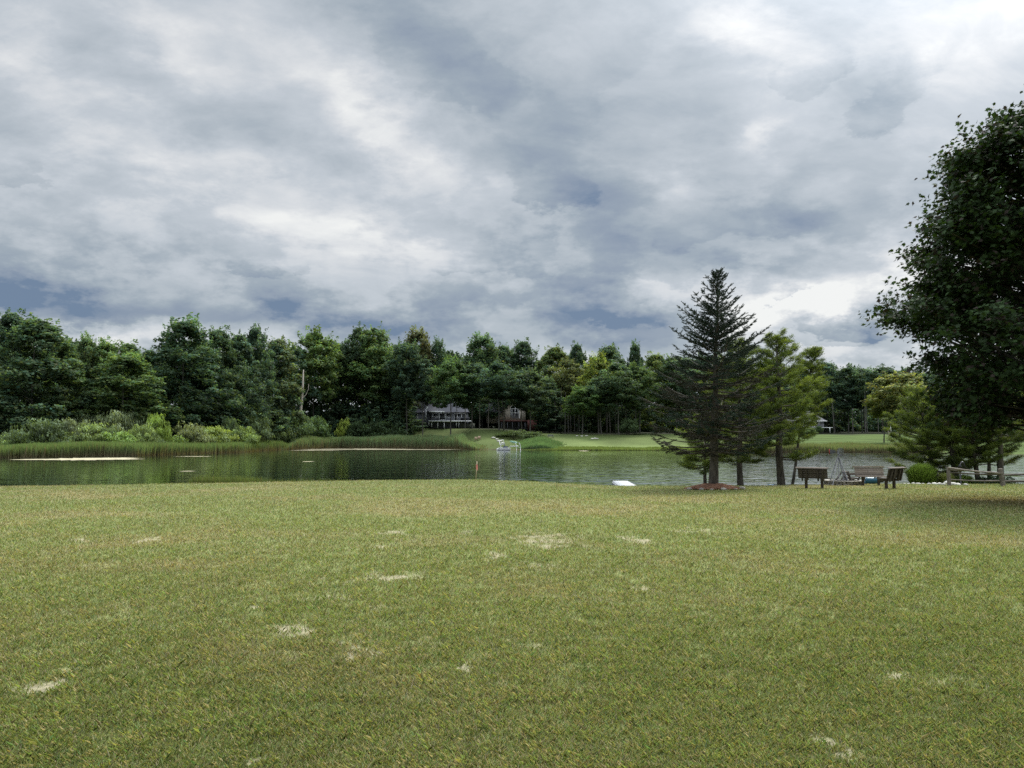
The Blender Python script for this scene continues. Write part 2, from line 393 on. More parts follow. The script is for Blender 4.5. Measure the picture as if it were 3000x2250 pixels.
def strip_blades(name, label, cat, pxr, ndist, n, hgt, wd, seed, top, base, tan=.4, Yf=None, d0=-1.0, z0=None, clump=.0):
    rng = np.random.default_rng(seed)
    wpx = pxr[1]-pxr[0]; px = rng.uniform(*pxr, n)+rng.normal(size=n)*14 if wpx > 300 else np.clip(rng.normal(sum(pxr)/2, wpx*.26, n), pxr[0]-wpx*.3, pxr[1]+wpx*.3); u = u_(px)
    d = d0+rng.random(n)**1.2*ndist
    y0 = shoreY(u) if Yf is None else Yf(u)
    y = y0+d; x = u*y
    edge = fbm(x/5, y*0+3, seed, 3)
    y = y+(edge-.5)*4; 
    z = np.maximum(ground(x, y), W-.1)
    hh = hgt*(.72+.5*fbm(x/6, y/6, seed+1, 3))*rng.uniform(.75, 1.1, n)
    end = np.exp(-((px-sum(pxr)/2)/(wpx*.4))**2) if wpx < 300 else np.clip(.3+np.minimum(px-pxr[0], pxr[1]-px)/60, .2, 1); hh *= end
    a = rng.uniform(0, 2*pi, n); L = rng.uniform(.02, .22, n)
    lean = np.stack([np.cos(a)*L*hh, np.sin(a)*L*hh, hh], -1)
    B = np.stack([x, y, z], -1); S = np.stack([np.ones(n), rng.normal(size=n)*.5, 0*x], -1)*(wd*rng.uniform(.6, 1.4, n))[:, None]
    V = np.stack([B-S*.5, B+S*.5, B+lean*.6+S*.5, B+lean, B+lean*.6-S*.5], 1)
    t = fbm(x/7, y/7, seed+9, 3)[:, None]
    ct = np.array(top)*np.array([1.75, 1.95, 1.75])*(.65+.7*t)*rng.uniform(.7, 1.3, (n, 1)); cb = np.array(base)*1.2*rng.uniform(.6, 1.3, (n, 1))
    tanb = (rng.random(n) < tan*.25)[:, None]; ct = np.where(tanb, np.array([.26, .22, .12])*rng.uniform(.7, 1.2, (n, 1)), ct)
    C = np.stack([cb, cb, ct*.9, ct*1.1, ct*.9], 1)
    o = mesh_np(name, V, [np.arange(5*n).reshape(n, 5)], M['reed'], C.reshape(-1, 3))
    return tag(o, label, cat, kind='stuff')
_T = (.105, .145, .055)
strip_blades('reeds', 'tall green cattail bed lining the far left shore of the lake', 'reeds', (-330, 870), 16, 46000, 2.15, .1, 11, (.1, .135, .055), (.2, .16, .09), .3)
strip_blades('reeds', 'bluish green reed bed in front of the grey house and yellow bush', 'reeds', (840, 1395), 7, 24000, 3.0, .12, 12, (.125, .165, .085), (.2, .155, .08), .6)
strip_blades('reeds', 'low reeds along the far right shore below the striped lawn', 'reeds', (2130, 2720), 9, 16000, 1.7, .1, 13, (.105, .12, .055), (.15, .11, .07), .5)
strip_blades('reeds', 'short green sedge along the far shore before the open bright lawn', 'sedge', (1540, 2140), 5, 9000, .55, .12, 14, (.13, .16, .05), (.1, .1, .05), .2)
strip_blades('reeds', 'patch of green reeds right of the white boat rack', 'reeds', (1520, 1640), 15, 7000, 1.9, .12, 15, (.1, .15, .07), (.09, .11, .05), .1, d0=1)
strip_blades('sedge', 'wispy waterside sedge showing above the near lawn edge', 'sedge', (560, 1330), 1.2, 5000, .55, .016, 16, (.085, .1, .035), (.07, .08, .03), .3, Yf=lambda u: crest(u)[0]+2.2, d0=0)

# ------------------------------------------------------------------ far trees
def envelope(kind, t):
    if kind == 'cone': return np.clip((1-t)**.75*(.55+.5*np.minimum(t*5, 1)), .03, 1)
    if kind == 'high': return np.clip(1.6*(t+.06)**.38*(1-t)**.5, .05, 1.12)
    return np.clip(1.75*(t+.03)**.33*(1-t)**.6+.03, .05, 1.15)
def crown_mesh(name, kind, seed, H=22., R=4.6, zb=2., nc=170, nl=85, ls=.46, spiky=.4):
    rng = np.random.default_rng(seed)
    t = rng.random(nc)**(.95 if kind != 'cone' else 1.25); a = rng.uniform(0, 2*pi, nc)
    fr = rng.random(nc)**.38
    ph = rng.uniform(0, 6, 4)
    lump = 1+.2*np.sin(2*a+ph[0]+t*4)+.14*np.sin(5*a+ph[1]-t*9)+.1*np.sin(t*23+ph[2])
    r = R*envelope(kind, t)*fr*lump
    C = np.stack([r*np.cos(a), r*np.sin(a), zb+(H-zb)*t-r*.08], -1)
    rc = R*.24*rng.uniform(.55, 1.35, nc)*(.65+.5*envelope(kind, t))
    flat = .42 if kind == 'cone' else .7
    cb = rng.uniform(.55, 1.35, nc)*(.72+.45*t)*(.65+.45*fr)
    idx = np.repeat(np.arange(nc), nl); n = len(idx)
    D = norm(rng.normal(size=(n, 3))+np.array([0, 0, .25]))
    out = norm(np.stack([np.cos(a), np.sin(a), .25+0*a], -1))[idx]
    D = norm(D+out*.35)
    pos = C[idx]+D*(rc[idx]*rng.uniform(.45, 1.15, n))[:, None]*np.array([1, 1, flat])
    nrm = D+rng.normal(size=(n, 3))*.5+np.array([0, 0, .35])
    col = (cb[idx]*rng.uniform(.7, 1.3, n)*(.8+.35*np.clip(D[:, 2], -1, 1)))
    sz = ls*rng.uniform(.6, 1.35, n)
    # upswept shoots that break the outline
    ns = int(nc*spiky); si = rng.choice(nc, ns, p=(t+.15)/np.sum(t+.15)); k = 26
    sd = norm(out.reshape(nc, nl, 3)[si, 0]*rng.uniform(.15, .8, (ns, 1))+np.array([0, 0, 1]))
    q = rng.random((ns, k)); L = rng.uniform(.7, 1.9, ns)*(.5+.6*t[si])
    sp = C[si][:, None]+sd[:, None]*(rc[si]*.6)[:, None, None]+sd[:, None]*(q*L[:, None])[..., None]+rng.normal(size=(ns, k, 3))*(.42*(1.05-q))[..., None]
    pos = np.concatenate([pos, sp.reshape(-1, 3)]); nrm = np.concatenate([nrm, rng.normal(size=(ns*k, 3))+np.array([0, 0, .4])])
    sz = np.concatenate([sz, ls*rng.uniform(.5, 1.0, ns*k)])
    col = np.concatenate([col, np.repeat(cb[si]*1.1, k)*rng.uniform(.8, 1.25, ns*k)])
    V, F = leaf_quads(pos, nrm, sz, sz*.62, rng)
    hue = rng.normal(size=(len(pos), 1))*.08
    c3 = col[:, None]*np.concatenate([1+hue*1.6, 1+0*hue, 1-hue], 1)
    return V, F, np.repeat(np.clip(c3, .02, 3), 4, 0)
def trunk_geo(seed, H, r=.24, zb=6., R=4., n=6, limbs=7, dead=False):
    rng = np.random.default_rng(seed); g = G()
    z = np.linspace(-1.2, H*.88, 9); wob = np.cumsum(rng.normal(size=(9, 2))*.09, 0)
    pts = np.c_[wob, z]; pts[0, :2] = pts[1, :2]
    g.tube(pts, np.linspace(r*1.25, r*.2, 9), n)
    for i in range(limbs):
        t = rng.uniform(zb/H, .85); k = t*8; b_ = pts[int(k)]+(pts[min(int(k)+1, 8)]-pts[int(k)])*(k-int(k))
        a = rng.uniform(0, 2*pi); L = R*.7*(1-t*.5)
        e = b_+np.array([cos(a)*L, sin(a)*L, L*.7]); md = (b_+e)/2+np.array([0, 0, -.2])
        g.tube([b_, md, e], [r*.4, r*.28, r*.08], 4, cap=False)
    return g
PROTO = {}
SPEC = {'maple': [('maple', 1.2, 190, .4), ('maple', 1.8, 180, .7), ('maple', 1.0, 200, .22)],
        'high': [('high', 9.3, 150, .3), ('high', 8.8, 160, .5), ('high', 10.5, 130, .2)],
        'cone': [('cone', .8, 220, .3), ('cone', 1.2, 200, .5)]}
def proto(kind, v):
    key = (kind, v % len(SPEC[kind]))
    if key not in PROTO:
        k, zb, nc, sp = SPEC[kind][key[1]]
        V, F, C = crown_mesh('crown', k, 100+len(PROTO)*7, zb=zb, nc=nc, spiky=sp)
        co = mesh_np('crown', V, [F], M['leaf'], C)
        to = trunk_geo(300+len(PROTO), 22, .23, zb).obj('trunk', M['farbark'], smooth=True)
        PROTO[key] = (co, to)
    return PROTO[key]
USED = set()
def far_tree(name, label, px, Y, top, wpx, kind, v=0, tint=(1, 1, 1), group='trees on the far shore', cat='tree', trunkw=1.):
    co, to = proto(kind, v)
    Y = max(Y, float(shoreY(u_(px)))+(17 if 1180 < px < 1600 else 24))
    b = P(px, 1280, Y); x, y = b[0], Y; z = float(ground(x, y))
    H = P(px, top, Y)[2]-z; Rw = wpx/2*Y/2250
    root = thing(name, label, cat, (x, y, z-.15), 0, group)
    key = co.data.name
    c, t = (co, to) if key not in USED else (co.copy(), to.copy())
    if key in USED: COL.objects.link(c); COL.objects.link(t)
    USED.add(key)
    rz = (px*12.9898) % 6.28
    for o in (c, t):
        o.parent = root; o.rotation_euler = (0, 0, rz)
    s = Rw/4.4
    c.scale = (s, s, H/22.6); t.scale = (s**.3*trunkw, s**.3*trunkw, H/22.6)
    c.color = (*tint, 1)
    return root
BL = (.88, 1.0, 1.12); DK = (.76, .88, .93); GR = (1.15, 1.25, .9); YG = (1.9, 1.7, .8); OL = (1.35, 1.15, .85); RD = (1.6, .8, .85); MD = (.95, 1.05, 1)
TREES = [
 ('maple_tree','tallest dark tree cut by the left edge of the photo',20,150,912,150,'maple',0,DK),
 ('maple_tree','big dense dark maple with rounded top near the left edge',100,142,930,230,'maple',2,MD),
 ('maple_tree','broad green tree lit on its right side, left edge of the marsh',185,138,1008,160,'cone',1,GR),
 ('conifer_tree','low layered dark conifer in the bottom left corner of the wood',12,131,1090,130,'cone',0,MD),
 ('maple_tree','slender pale-topped tree rising from the low gap in the left wood',243,165,986,95,'maple',1,(1.3,1.35,1.15)),
 ('maple_tree','green tree with feathery top just right of the pale slender one',300,168,1000,130,'maple',1,GR),
 ('maple_tree','feathery green tree with level top left of the big upswept maple',368,166,1003,130,'maple',0,GR),
 ('maple_tree','lower light green maple in front, above the grey marsh shrubs',355,152,1040,220,'maple',1,(1.1,1.2,.9)),
 ('maple_tree','dark tree filling the notch beside the big upswept maple',428,172,1022,110,'maple',2,BL),
 ('maple_tree','tallest wide maple with upswept feathery branches, left of centre',530,160,938,210,'maple',1,(.85,1,1)),
 ('conifer_tree','dark conical tree standing in front of the tallest wide maple',570,150,1030,190,'cone',0,BL),
 ('maple_tree','dark green maple just right of the tallest wide maple',632,168,962,140,'maple',0,MD),
 ('maple_tree','dark green maple with ragged top above the marsh',690,172,978,130,'maple',2,BL),
 ('maple_tree','round-headed dark tree sticking out above its neighbours',738,178,955,110,'maple',0,DK),
 ('maple_tree','brownish green tree left of the dead trunk',812,182,990,140,'maple',2,(1.1,1.05,.95)),
 ('conifer_tree','short layered tree in front of the wood, left of the dead trunk',770,168,1087,150,'cone',1,MD),
 ('maple_tree','bright green feathery maple above the dead trunk',918,190,972,150,'high',1,(1.25,1.35,.85)),
 ('maple_tree','dark narrow tree between the bright feathery maple and the twin tops',985,205,1000,110,'high',0,DK),
 ('maple_tree','small-leaved tree with round top, left one of the twin tops',1045,215,957,90,'high',2,MD),
 ('maple_tree','lighter green tree with round top, right one of the twin tops',1093,213,957,120,'high',0,GR),
 ('maple_tree','bright green crown below the twin tops',1085,206,1010,170,'high',1,(1.2,1.35,.9)),
 ('conifer_tree','dark broad fir-like tree by the bank left of the grey house',1150,204,1155,160,'cone',0,BL),
 ('maple_tree','slim dark green tree directly left of the grey house',1168,216,1045,130,'cone',1,MD),
 ('maple_tree','tree with reddish brown top behind the grey house',1222,262,968,130,'maple',1,(1.25,.98,.9)),
 ('maple_tree','dark tree right of the slim one, hiding the grey house roof',1190,225,1000,110,'high',0,DK),
 ('maple_tree','dark tree with bare trunk before the grey house door',1238,226,1050,95,'high',2,BL),
 ('maple_tree','narrow spiky-topped dark tree over the grey house',1283,262,998,70,'maple',1,DK),
 ('maple_tree','light green maple with pale trunk before the grey house deck',1322,226,1048,125,'high',1,(1.15,1.35,1.0)),
 ('maple_tree','tall maple with feathery top between the two houses',1412,268,985,150,'maple',1,(.9,1.05,.95)),
 ('maple_tree','dark tree with several bare stems left of the cream house',1385,232,1062,110,'high',0,DK),
 ('maple_tree','dark tree with thick grey trunk in front of the cream house',1462,226,1060,130,'high',2,(.7,.85,.95)),
 ('maple_tree','green tree with round top behind the cream house',1475,276,1010,90,'maple',2,MD),
 ('maple_tree','dark feathery tree above the arched window',1535,276,998,110,'maple',0,DK),
 ('maple_tree','greyish green tree with pale slim trunk before the red brown fence',1552,226,1085,110,'high',1,(.95,1.0,1.0)),
 ('maple_tree','dark-leaved tree with dark trunk right of the arched window',1530,232,1080,90,'high',0,BL),
 ('maple_tree','pale olive tree standing behind the red brown fence',1625,266,1015,130,'maple',2,(1.25,1.2,.9)),
 ('maple_tree','dark dense tree at the end of the red brown fence',1610,236,1110,110,'cone',1,DK),
 ('maple_tree','small dark round crown poking above the wood at centre right',1692,262,1005,70,'maple',0,DK),
 ('maple_tree','brownish green tree left of the yellow-green crown',1665,250,1050,110,'high',2,OL),
 ('maple_tree','yellow-green maple crown, brightest in the far wood',1752,240,1042,120,'high',1,YG),
 ('maple_tree','small bright green tree with thin trunk on the far lawn',1708,224,1128,95,'high',0,(1.3,1.5,.95)),
 ('maple_tree','oak-like tree with broken top behind the yellow-green crown',1790,262,1010,120,'maple',2,MD),
 ('maple_tree','lone round sprig-like top above the wood left of the spruce',1862,262,1006,60,'maple',1,DK),
 ('maple_tree','green tree with leaning pale trunk on the far lawn',1762,225,1100,100,'high',0,MD),
 ('maple_tree','green tree with straight pale trunk left of the spruce',1812,224,1060,120,'high',2,MD),
 ('maple_tree','grey-trunked tree partly hidden by the spruce tip branches',1865,228,1070,110,'high',1,(1.1,1.2,.9)),
 ('maple_tree','olive green tree behind the upper left spruce branches',1925,240,1035,120,'maple',0,(1.4,1.35,.85)),
 ('maple_tree','dark tree behind the left side of the spruce',1985,236,1040,130,'high',0,MD),
 ('maple_tree','dark tree hidden behind the spruce trunk',2070,240,1040,150,'maple',2,BL),
 ('maple_tree','dark tree between the spruce and the pine',2160,245,1045,150,'maple',0,BL),
 ('maple_tree','dark tree behind the pine, left of the far right house',2265,262,1060,150,'maple',1,DK),
 ('maple_tree','dark blue-green tree behind the far right house roof',2345,272,1075,120,'maple',0,BL),
 ('maple_tree','round dark tree top, first right of the pine',2425,262,1060,110,'maple',2,BL),
 ('maple_tree','ragged dark tree with tall pale trunk at the striped lawn',2485,255,1074,100,'high',1,DK),
 ('maple_tree','dark tree with pale trunk right of the ragged one',2535,257,1076,110,'high',0,BL),
 ('maple_tree','dark tree at the back of the striped lawn behind the flagpole',2600,260,1072,130,'high',2,DK),
 ('willow_tree','large olive brown willow-like tree left of the big maple',2640,150,1088,165,'high',0,(2.0,1.6,1.1)),
 ('willow_tree','yellow-green bushy tree below the olive willow-like tree',2590,190,1135,80,'high',2,(2.2,1.9,.9)),
 ('maple_tree','dark far tree hidden behind the big maple leaves',2760,200,1080,170,'maple',0,BL),
 ('maple_tree','far tree behind the big maple near the right edge',2900,190,1090,170,'maple',2,BL),
]
for nm, lb, px, Y, top, w_, kd, v, ti in TREES:
    far_tree(nm, lb, px, Y, top, w_, kd, v, ti, trunkw=(.75 if kd == 'high' else 1))

def woodland():
    rng = np.random.default_rng(44); Vs, Fs, Cs, n = [], [], [], 0
    g = G()
    for k in range(120):
        px = -380+k*31+rng.uniform(-12, 12); u = u_(px)
        base = np.interp(px, [-400, 700, 1000, 1500, 2000, 2300, 2700, 3400], [178, 188, 252, 284, 276, 285, 285, 270])
        Y = base+rng.uniform(0, 26); x = u*Y; z = float(ground(x, Y))
        top = np.interp(px, [-400, 150, 240, 330, 420, 520, 800, 1000, 1300, 1500, 1900, 2200, 2600, 3000], [960, 985, 1020, 1025, 1040, 1005, 1012, 1010, 1020, 1032, 1045, 1070, 1090, 1060])+rng.uniform(-6, 30)
        H = P(px, top, Y)[2]-z
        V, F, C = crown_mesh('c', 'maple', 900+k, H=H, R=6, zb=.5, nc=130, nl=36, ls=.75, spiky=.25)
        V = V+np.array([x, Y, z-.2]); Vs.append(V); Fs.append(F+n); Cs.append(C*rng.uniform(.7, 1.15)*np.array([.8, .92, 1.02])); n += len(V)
        for q in range(2):
            g.tube([(x+rng.normal()*2, Y-3, z-.3), (x+rng.normal()*2.4, Y-3, z+H*.5)], [.16, .08], 4, (.7, .7, .75), cap=False)
    for k in range(300):
        px = -380+k*16+rng.uniform(-8, 8) if k < 230 else rng.uniform(850, 1190); u = u_(px)
        base = np.interp(px, [-400, 700, 1000, 1500, 2000, 2300, 2700, 3400], [172, 182, 248, 280, 270, 280, 280, 266])
        Y = base+rng.uniform(0, 16)-(6 if px < 1150 or px > 1640 else 0) if k < 230 else rng.uniform(238, 256)
        x = u*Y; z = float(ground(x, Y)); H = rng.uniform(5, 10)+(2 if k >= 230 else 0)
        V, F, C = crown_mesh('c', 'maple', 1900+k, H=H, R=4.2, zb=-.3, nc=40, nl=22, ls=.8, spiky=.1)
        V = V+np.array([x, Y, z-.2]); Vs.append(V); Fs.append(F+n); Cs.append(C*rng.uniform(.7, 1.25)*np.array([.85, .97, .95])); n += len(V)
    V = np.concatenate(Vs); F = np.concatenate(Fs)
    o = mesh_np('woodland', V, [F], M['leaf'], np.concatenate(Cs))
    tag(o, 'dark deep wood closing the view behind the far shore trees', 'woodland', kind='stuff')
    t = g.obj('woodland_trunks', M['farbark']); t.parent = o; t['kind'] = 'stuff'; t.name = 'trunks'
    # slim stems seen under the crowns in the middle of the wood
    s = G()
    for k in range(46):
        px = rng.choice([rng.uniform(940, 1130), rng.uniform(1225, 1600), rng.uniform(1620, 1960), rng.uniform(2430, 2640)])
        Y = float(shoreY(u_(px)))+np.interp(px, [900, 1130, 1600, 2000, 2430, 2640], [26, 26, 44, 46, 88, 92])+rng.uniform(0, 12); x = u_(px)*Y; z = float(ground(x, Y)); H = rng.uniform(9, 15)
        ww = rng.normal()*.5
        s.tube([(x, Y, z-.5), (x+ww*.4, Y, z+H*.5), (x+ww, Y, z+H)], [rng.uniform(.12, .24), .12, .07], 5, np.array([1, 1, 1])*rng.uniform(.5, 1.5), cap=False)
    t = s.obj('stems', M['farbark'], o); t['kind'] = 'stuff'
woodland()

# dead trunk in the marsh
def dead_tree():
    b = P(876, 1245, 216); z = float(ground(b[0], 216)); top = P(889, 1083, 216)
    root = thing('dead_tree', 'bare pale leaning dead trunk standing before the wood', 'dead tree', (b[0], 216, z))
    L = top-np.array([b[0], 216, z]); g = G()
    g.tube([(-.5, 0, 0), L*np.array([.35, 1, .4])+(-.1, 0, 0), L*np.array([.85, 1, .75]), L], [.6, .46, .32, .14], 8)
    g.obj('trunk', M['deadwood'], root, True)
    g = G(); q = L*.62
    g.tube([L*np.array([.8, 1, .62]), L*np.array([.8, 1, .62])+(1.0, 0, 1.0), L*np.array([.8, 1, .62])+(1.7, 0, 2.6), L*np.array([.8, 1, .62])+(1.75, 0, 4.2)], [.12, .1, .07, .03], 5)
    g.obj('limb', M['deadwood'], root, True)
dead_tree()

# ------------------------------------------------------------------ shrubs
SPROTO = []
def shrub_mesh(seed, H=3., R=2.4, nc=60, nl=70, ls=.28):
    rng = np.random.default_rng(seed)
    a = rng.uniform(0, 2*pi, nc); el = np.arccos(rng.uniform(0, 1, nc)); fr = rng.random(nc)**.3
    C = np.stack([np.sin(el)*np.cos(a)*R*fr, np.sin(el)*np.sin(a)*R*fr, .25*H+np.cos(el)*H*.62*fr*rng.uniform(.7, 1.2, nc)], -1)
    rc = R*.24*rng.uniform(.6, 1.3, nc); idx = np.repeat(np.arange(nc), nl); n = len(idx)
    D = norm(rng.normal(size=(n, 3))+np.array([0, 0, .4]))
    pos = C[idx]+D*(rc[idx]*rng.uniform(.5, 1.2, n))[:, None]*np.array([1, 1, .8]); pos[:, 2] = np.abs(pos[:, 2])
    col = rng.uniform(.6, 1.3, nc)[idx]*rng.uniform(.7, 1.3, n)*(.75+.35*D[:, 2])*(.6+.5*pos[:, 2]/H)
    V, F = leaf_quads(pos, D+rng.normal(size=(n, 3))*.6, ls*rng.uniform(.6, 1.4, n), ls*.4, rng, up=np.array([0, 0, 1.]))
    return V, F, np.repeat(col[:, None]*np.ones(3), 4, 0)
def stems_geo(seed, H, R, n=7, r=.05):
    rng = np.random.default_rng(seed); g = G()
    for k in range(n):
        a = rng.uniform(0, 2*pi); e = np.array([cos(a)*R*.6, sin(a)*R*.6, H*.75])
        g.tube([(cos(a)*.1, sin(a)*.1, -.2), e*np.array([.4, .4, .5]), e], [r, r*.7, r*.25], 4, cap=False)
    return g
def shrub(label, px, Y, top, wpx, v, tint, name='shrub', cat='shrub', group='shrubs in the marsh on the far shore'):
    if len(SPROTO) < 3:
        for k in range(3):
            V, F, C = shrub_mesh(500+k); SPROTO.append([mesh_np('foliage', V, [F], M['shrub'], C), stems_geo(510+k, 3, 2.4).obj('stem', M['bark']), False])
    c0, s0, used = SPROTO[v % 3]
    c, s_ = (c0, s0) if not used else (c0.copy(), s0.copy())
    if used: COL.objects.link(c); COL.objects.link(s_)
    SPROTO[v % 3][2] = True
    if 'marsh' in group: Y = max(Y, float(shoreY(u_(px)))+(11 if px < 1500 else 6))
    x = (px-1500)/2250*Y; z = float(ground(x, Y)); H = P(px, top, Y)[2]-z
    root = thing(name, label, cat, (x, Y, z-.1), 0, group)
    for o in (c, s_):
        o.parent = root; o.rotation_euler = (0, 0, px % 6.28); o.scale = (wpx/2*Y/2250/2.25,)*2+(H/2.85,)
    c.color = (*tint, 1)
    return root
GY_ = (.95, 1., 1.05); LG = (1.25, 1.45, .9); DG = (.72, .86, .8)
SHR = [ ('pale sage bush low in the reeds at the far left end',60,134,1270,120,(1.1,1.3,1.0)),('pale sage bush behind the first cattails at the left',150,136,1256,130,(1.0,1.15,1.0)),('tall sage green bush just left of the silvery bushes',280,140,1240,130,(1.1,1.25,.95)),('light green bush in front of the silvery bushes',350,135,1262,110,(1.2,1.5,.9)),('pale green bush between willow and the silvery twiggy bush',420,138,1238,90,(1.15,1.3,.95)),('long low pale thicket right of the bright willow',600,150,1252,150,(1.2,1.35,1.0)),('pale low thicket before the dark wood at left centre',690,158,1256,120,(1.1,1.3,.95)),
 ('dark grey-green thicket at the left end of the marsh',30,136,1262,110,DG),('dark spreading bush below the leftmost green tree',120,134,1228,170,(.6,.72,.68)),
 ('grey-green bush right of the dark spreading bush',215,140,1225,110,GY_),('olive grey bush behind the marsh with soft rounded top',262,148,1208,110,(.8,.85,.85)),
 ('large silvery bush in the middle of the left marsh',322,146,1206,130,(1.05,1.1,1.1)),('silvery bush with upright twigs beside the large one',385,150,1204,110,(.85,.9,.9)),
 ('small dark bush in the left marsh under the silvery ones',318,138,1248,60,DG),('bright yellow-green rounded willow in the left marsh',462,136,1214,78,(1.15,1.4,.68)),
 ('dark grey bush at the foot of the yellow-green willow',430,132,1262,95,(.7,.85,.7)),('low green bush left of the dark grey one',360,131,1268,120,(1.05,1.35,.8)),
 ('light green low bush among the cattails at the left',195,128,1275,90,(1.1,1.4,.8)),('pale green low bush in front of the reeds, second from left',105,127,1282,60,(1.1,1.5,.8)),
 ('silvery grass-like bush right of the yellow-green willow',560,142,1235,100,(1.25,1.25,1.15)),('low yellow-green growth behind the cattails',640,146,1250,110,(1.5,1.6,.8)),
 ('small dark bush at the wood edge left of centre',675,156,1222,60,DG),('grey-green bush at the foot of the dark wood',745,156,1212,110,(.8,.95,.9)),
 ('large dark bush at the base of the dead trunk',850,166,1205,130,(.6,.78,.65)),('green bush right of the dead trunk',915,176,1218,110,(.55,.75,.6)),
 ('yellow-flowering bright bush standing in the reeds at centre',1010,196,1224,50,(2.0,2.1,.8)),('dark green bush right of the bright bush in the reeds',1060,204,1236,90,(0.34,0.46,0.38)),
 ('broad dark bush left of the grey house lawn',1120,206,1232,120,(0.30,0.41,0.34)),('low olive bush row behind the reeds at the left',500,134,1275,110,(1.0,1.25,.75)),
 ('green bush behind the cattails near the small layered tree',820,160,1240,80,(.8,.95,.75)),('light olive bush at the right end of the left marsh',705,150,1246,100,(1.1,1.3,.8)),
 ('low dark juniper on the bank right of the cream house steps',1505,212,1258,90,(0.45,0.56,0.38)),('second low juniper on the bank behind the reeds',1560,208,1264,80,(0.41,0.52,0.38)),
 ('round dark bush beside the far right house',2398,232,1247,26,(0.34,0.49,0.45)),('low clipped hedge bush below the far right house',2420,222,1279,40,(0.26,0.38,0.26)),
 ('pale shrub in front of the far right house deck',2368,226,1252,40,(.7,.85,.7)),('bushy undergrowth by the pale trunks left of the spruce',1840,226,1225,60,(.8,1.0,.9)),
 ('low dark bush at the edge of the wood beyond the bright lawn',1885,228,1268,70,(.5,.65,.5)),
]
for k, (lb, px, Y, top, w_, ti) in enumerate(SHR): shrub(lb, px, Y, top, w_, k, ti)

# ------------------------------------------------------------------ algae mats
def algae(label, pts, seed, tone=1.):
    rng = np.random.default_rng(seed); g = G()
    n = 90; th_ = np.linspace(0, 2*pi, n, endpoint=False)
    for (px, py, wx, wy) in pts:
        Y = (CAMZ-W)*2250/(py-1280); x = (px-1500)/2250*Y
        hx = wx*Y/2250; hy = wy*Y*Y/(3.2*2250)
        k = 1+.35*(fbm(np.cos(th_)*2.2+px, np.sin(th_)*2.2, seed, 4)-.5)*2+.15*rng.normal(size=n)
        V = np.stack([x+np.cos(th_)*hx*k, Y+np.sin(th_)*hy*k, np.full(n, W+.015)], -1)
        g.add(np.concatenate([V, [[x, Y, W+.02]]]), np.stack([np.arange(n), (np.arange(n)+1) % n, np.full(n, n)], -1), np.array([1, .95, .9])*tone)
    o = g.obj('algae_mat', M['algae']); tag(o, label, 'algae', 'algae mats floating on the lake'); return o
algae('largest cream algae mat floating before the left cattails', [(255,1345,150,3.0),(120,1346,80,1.0),(320,1342,80,1.6)], 1)
algae('long cream algae streak along the foot of the middle reeds', [(1060,1316,150,1.5),(930,1319,70,.9),(1240,1317,100,.7)], 2, .55)
algae('thin algae streak on the water below the left cattails', [(575,1337,50,.5)], 3)
algae('small algae slick floating alone mid-lake at the left', [(553,1380,20,.8)], 4)
algae('small algae slick floating right of the lone left slick', [(905,1352,16,.6)], 5)
algae('pale floating patch off the far bright lawn', [(1710,1321,14,.7)], 6)

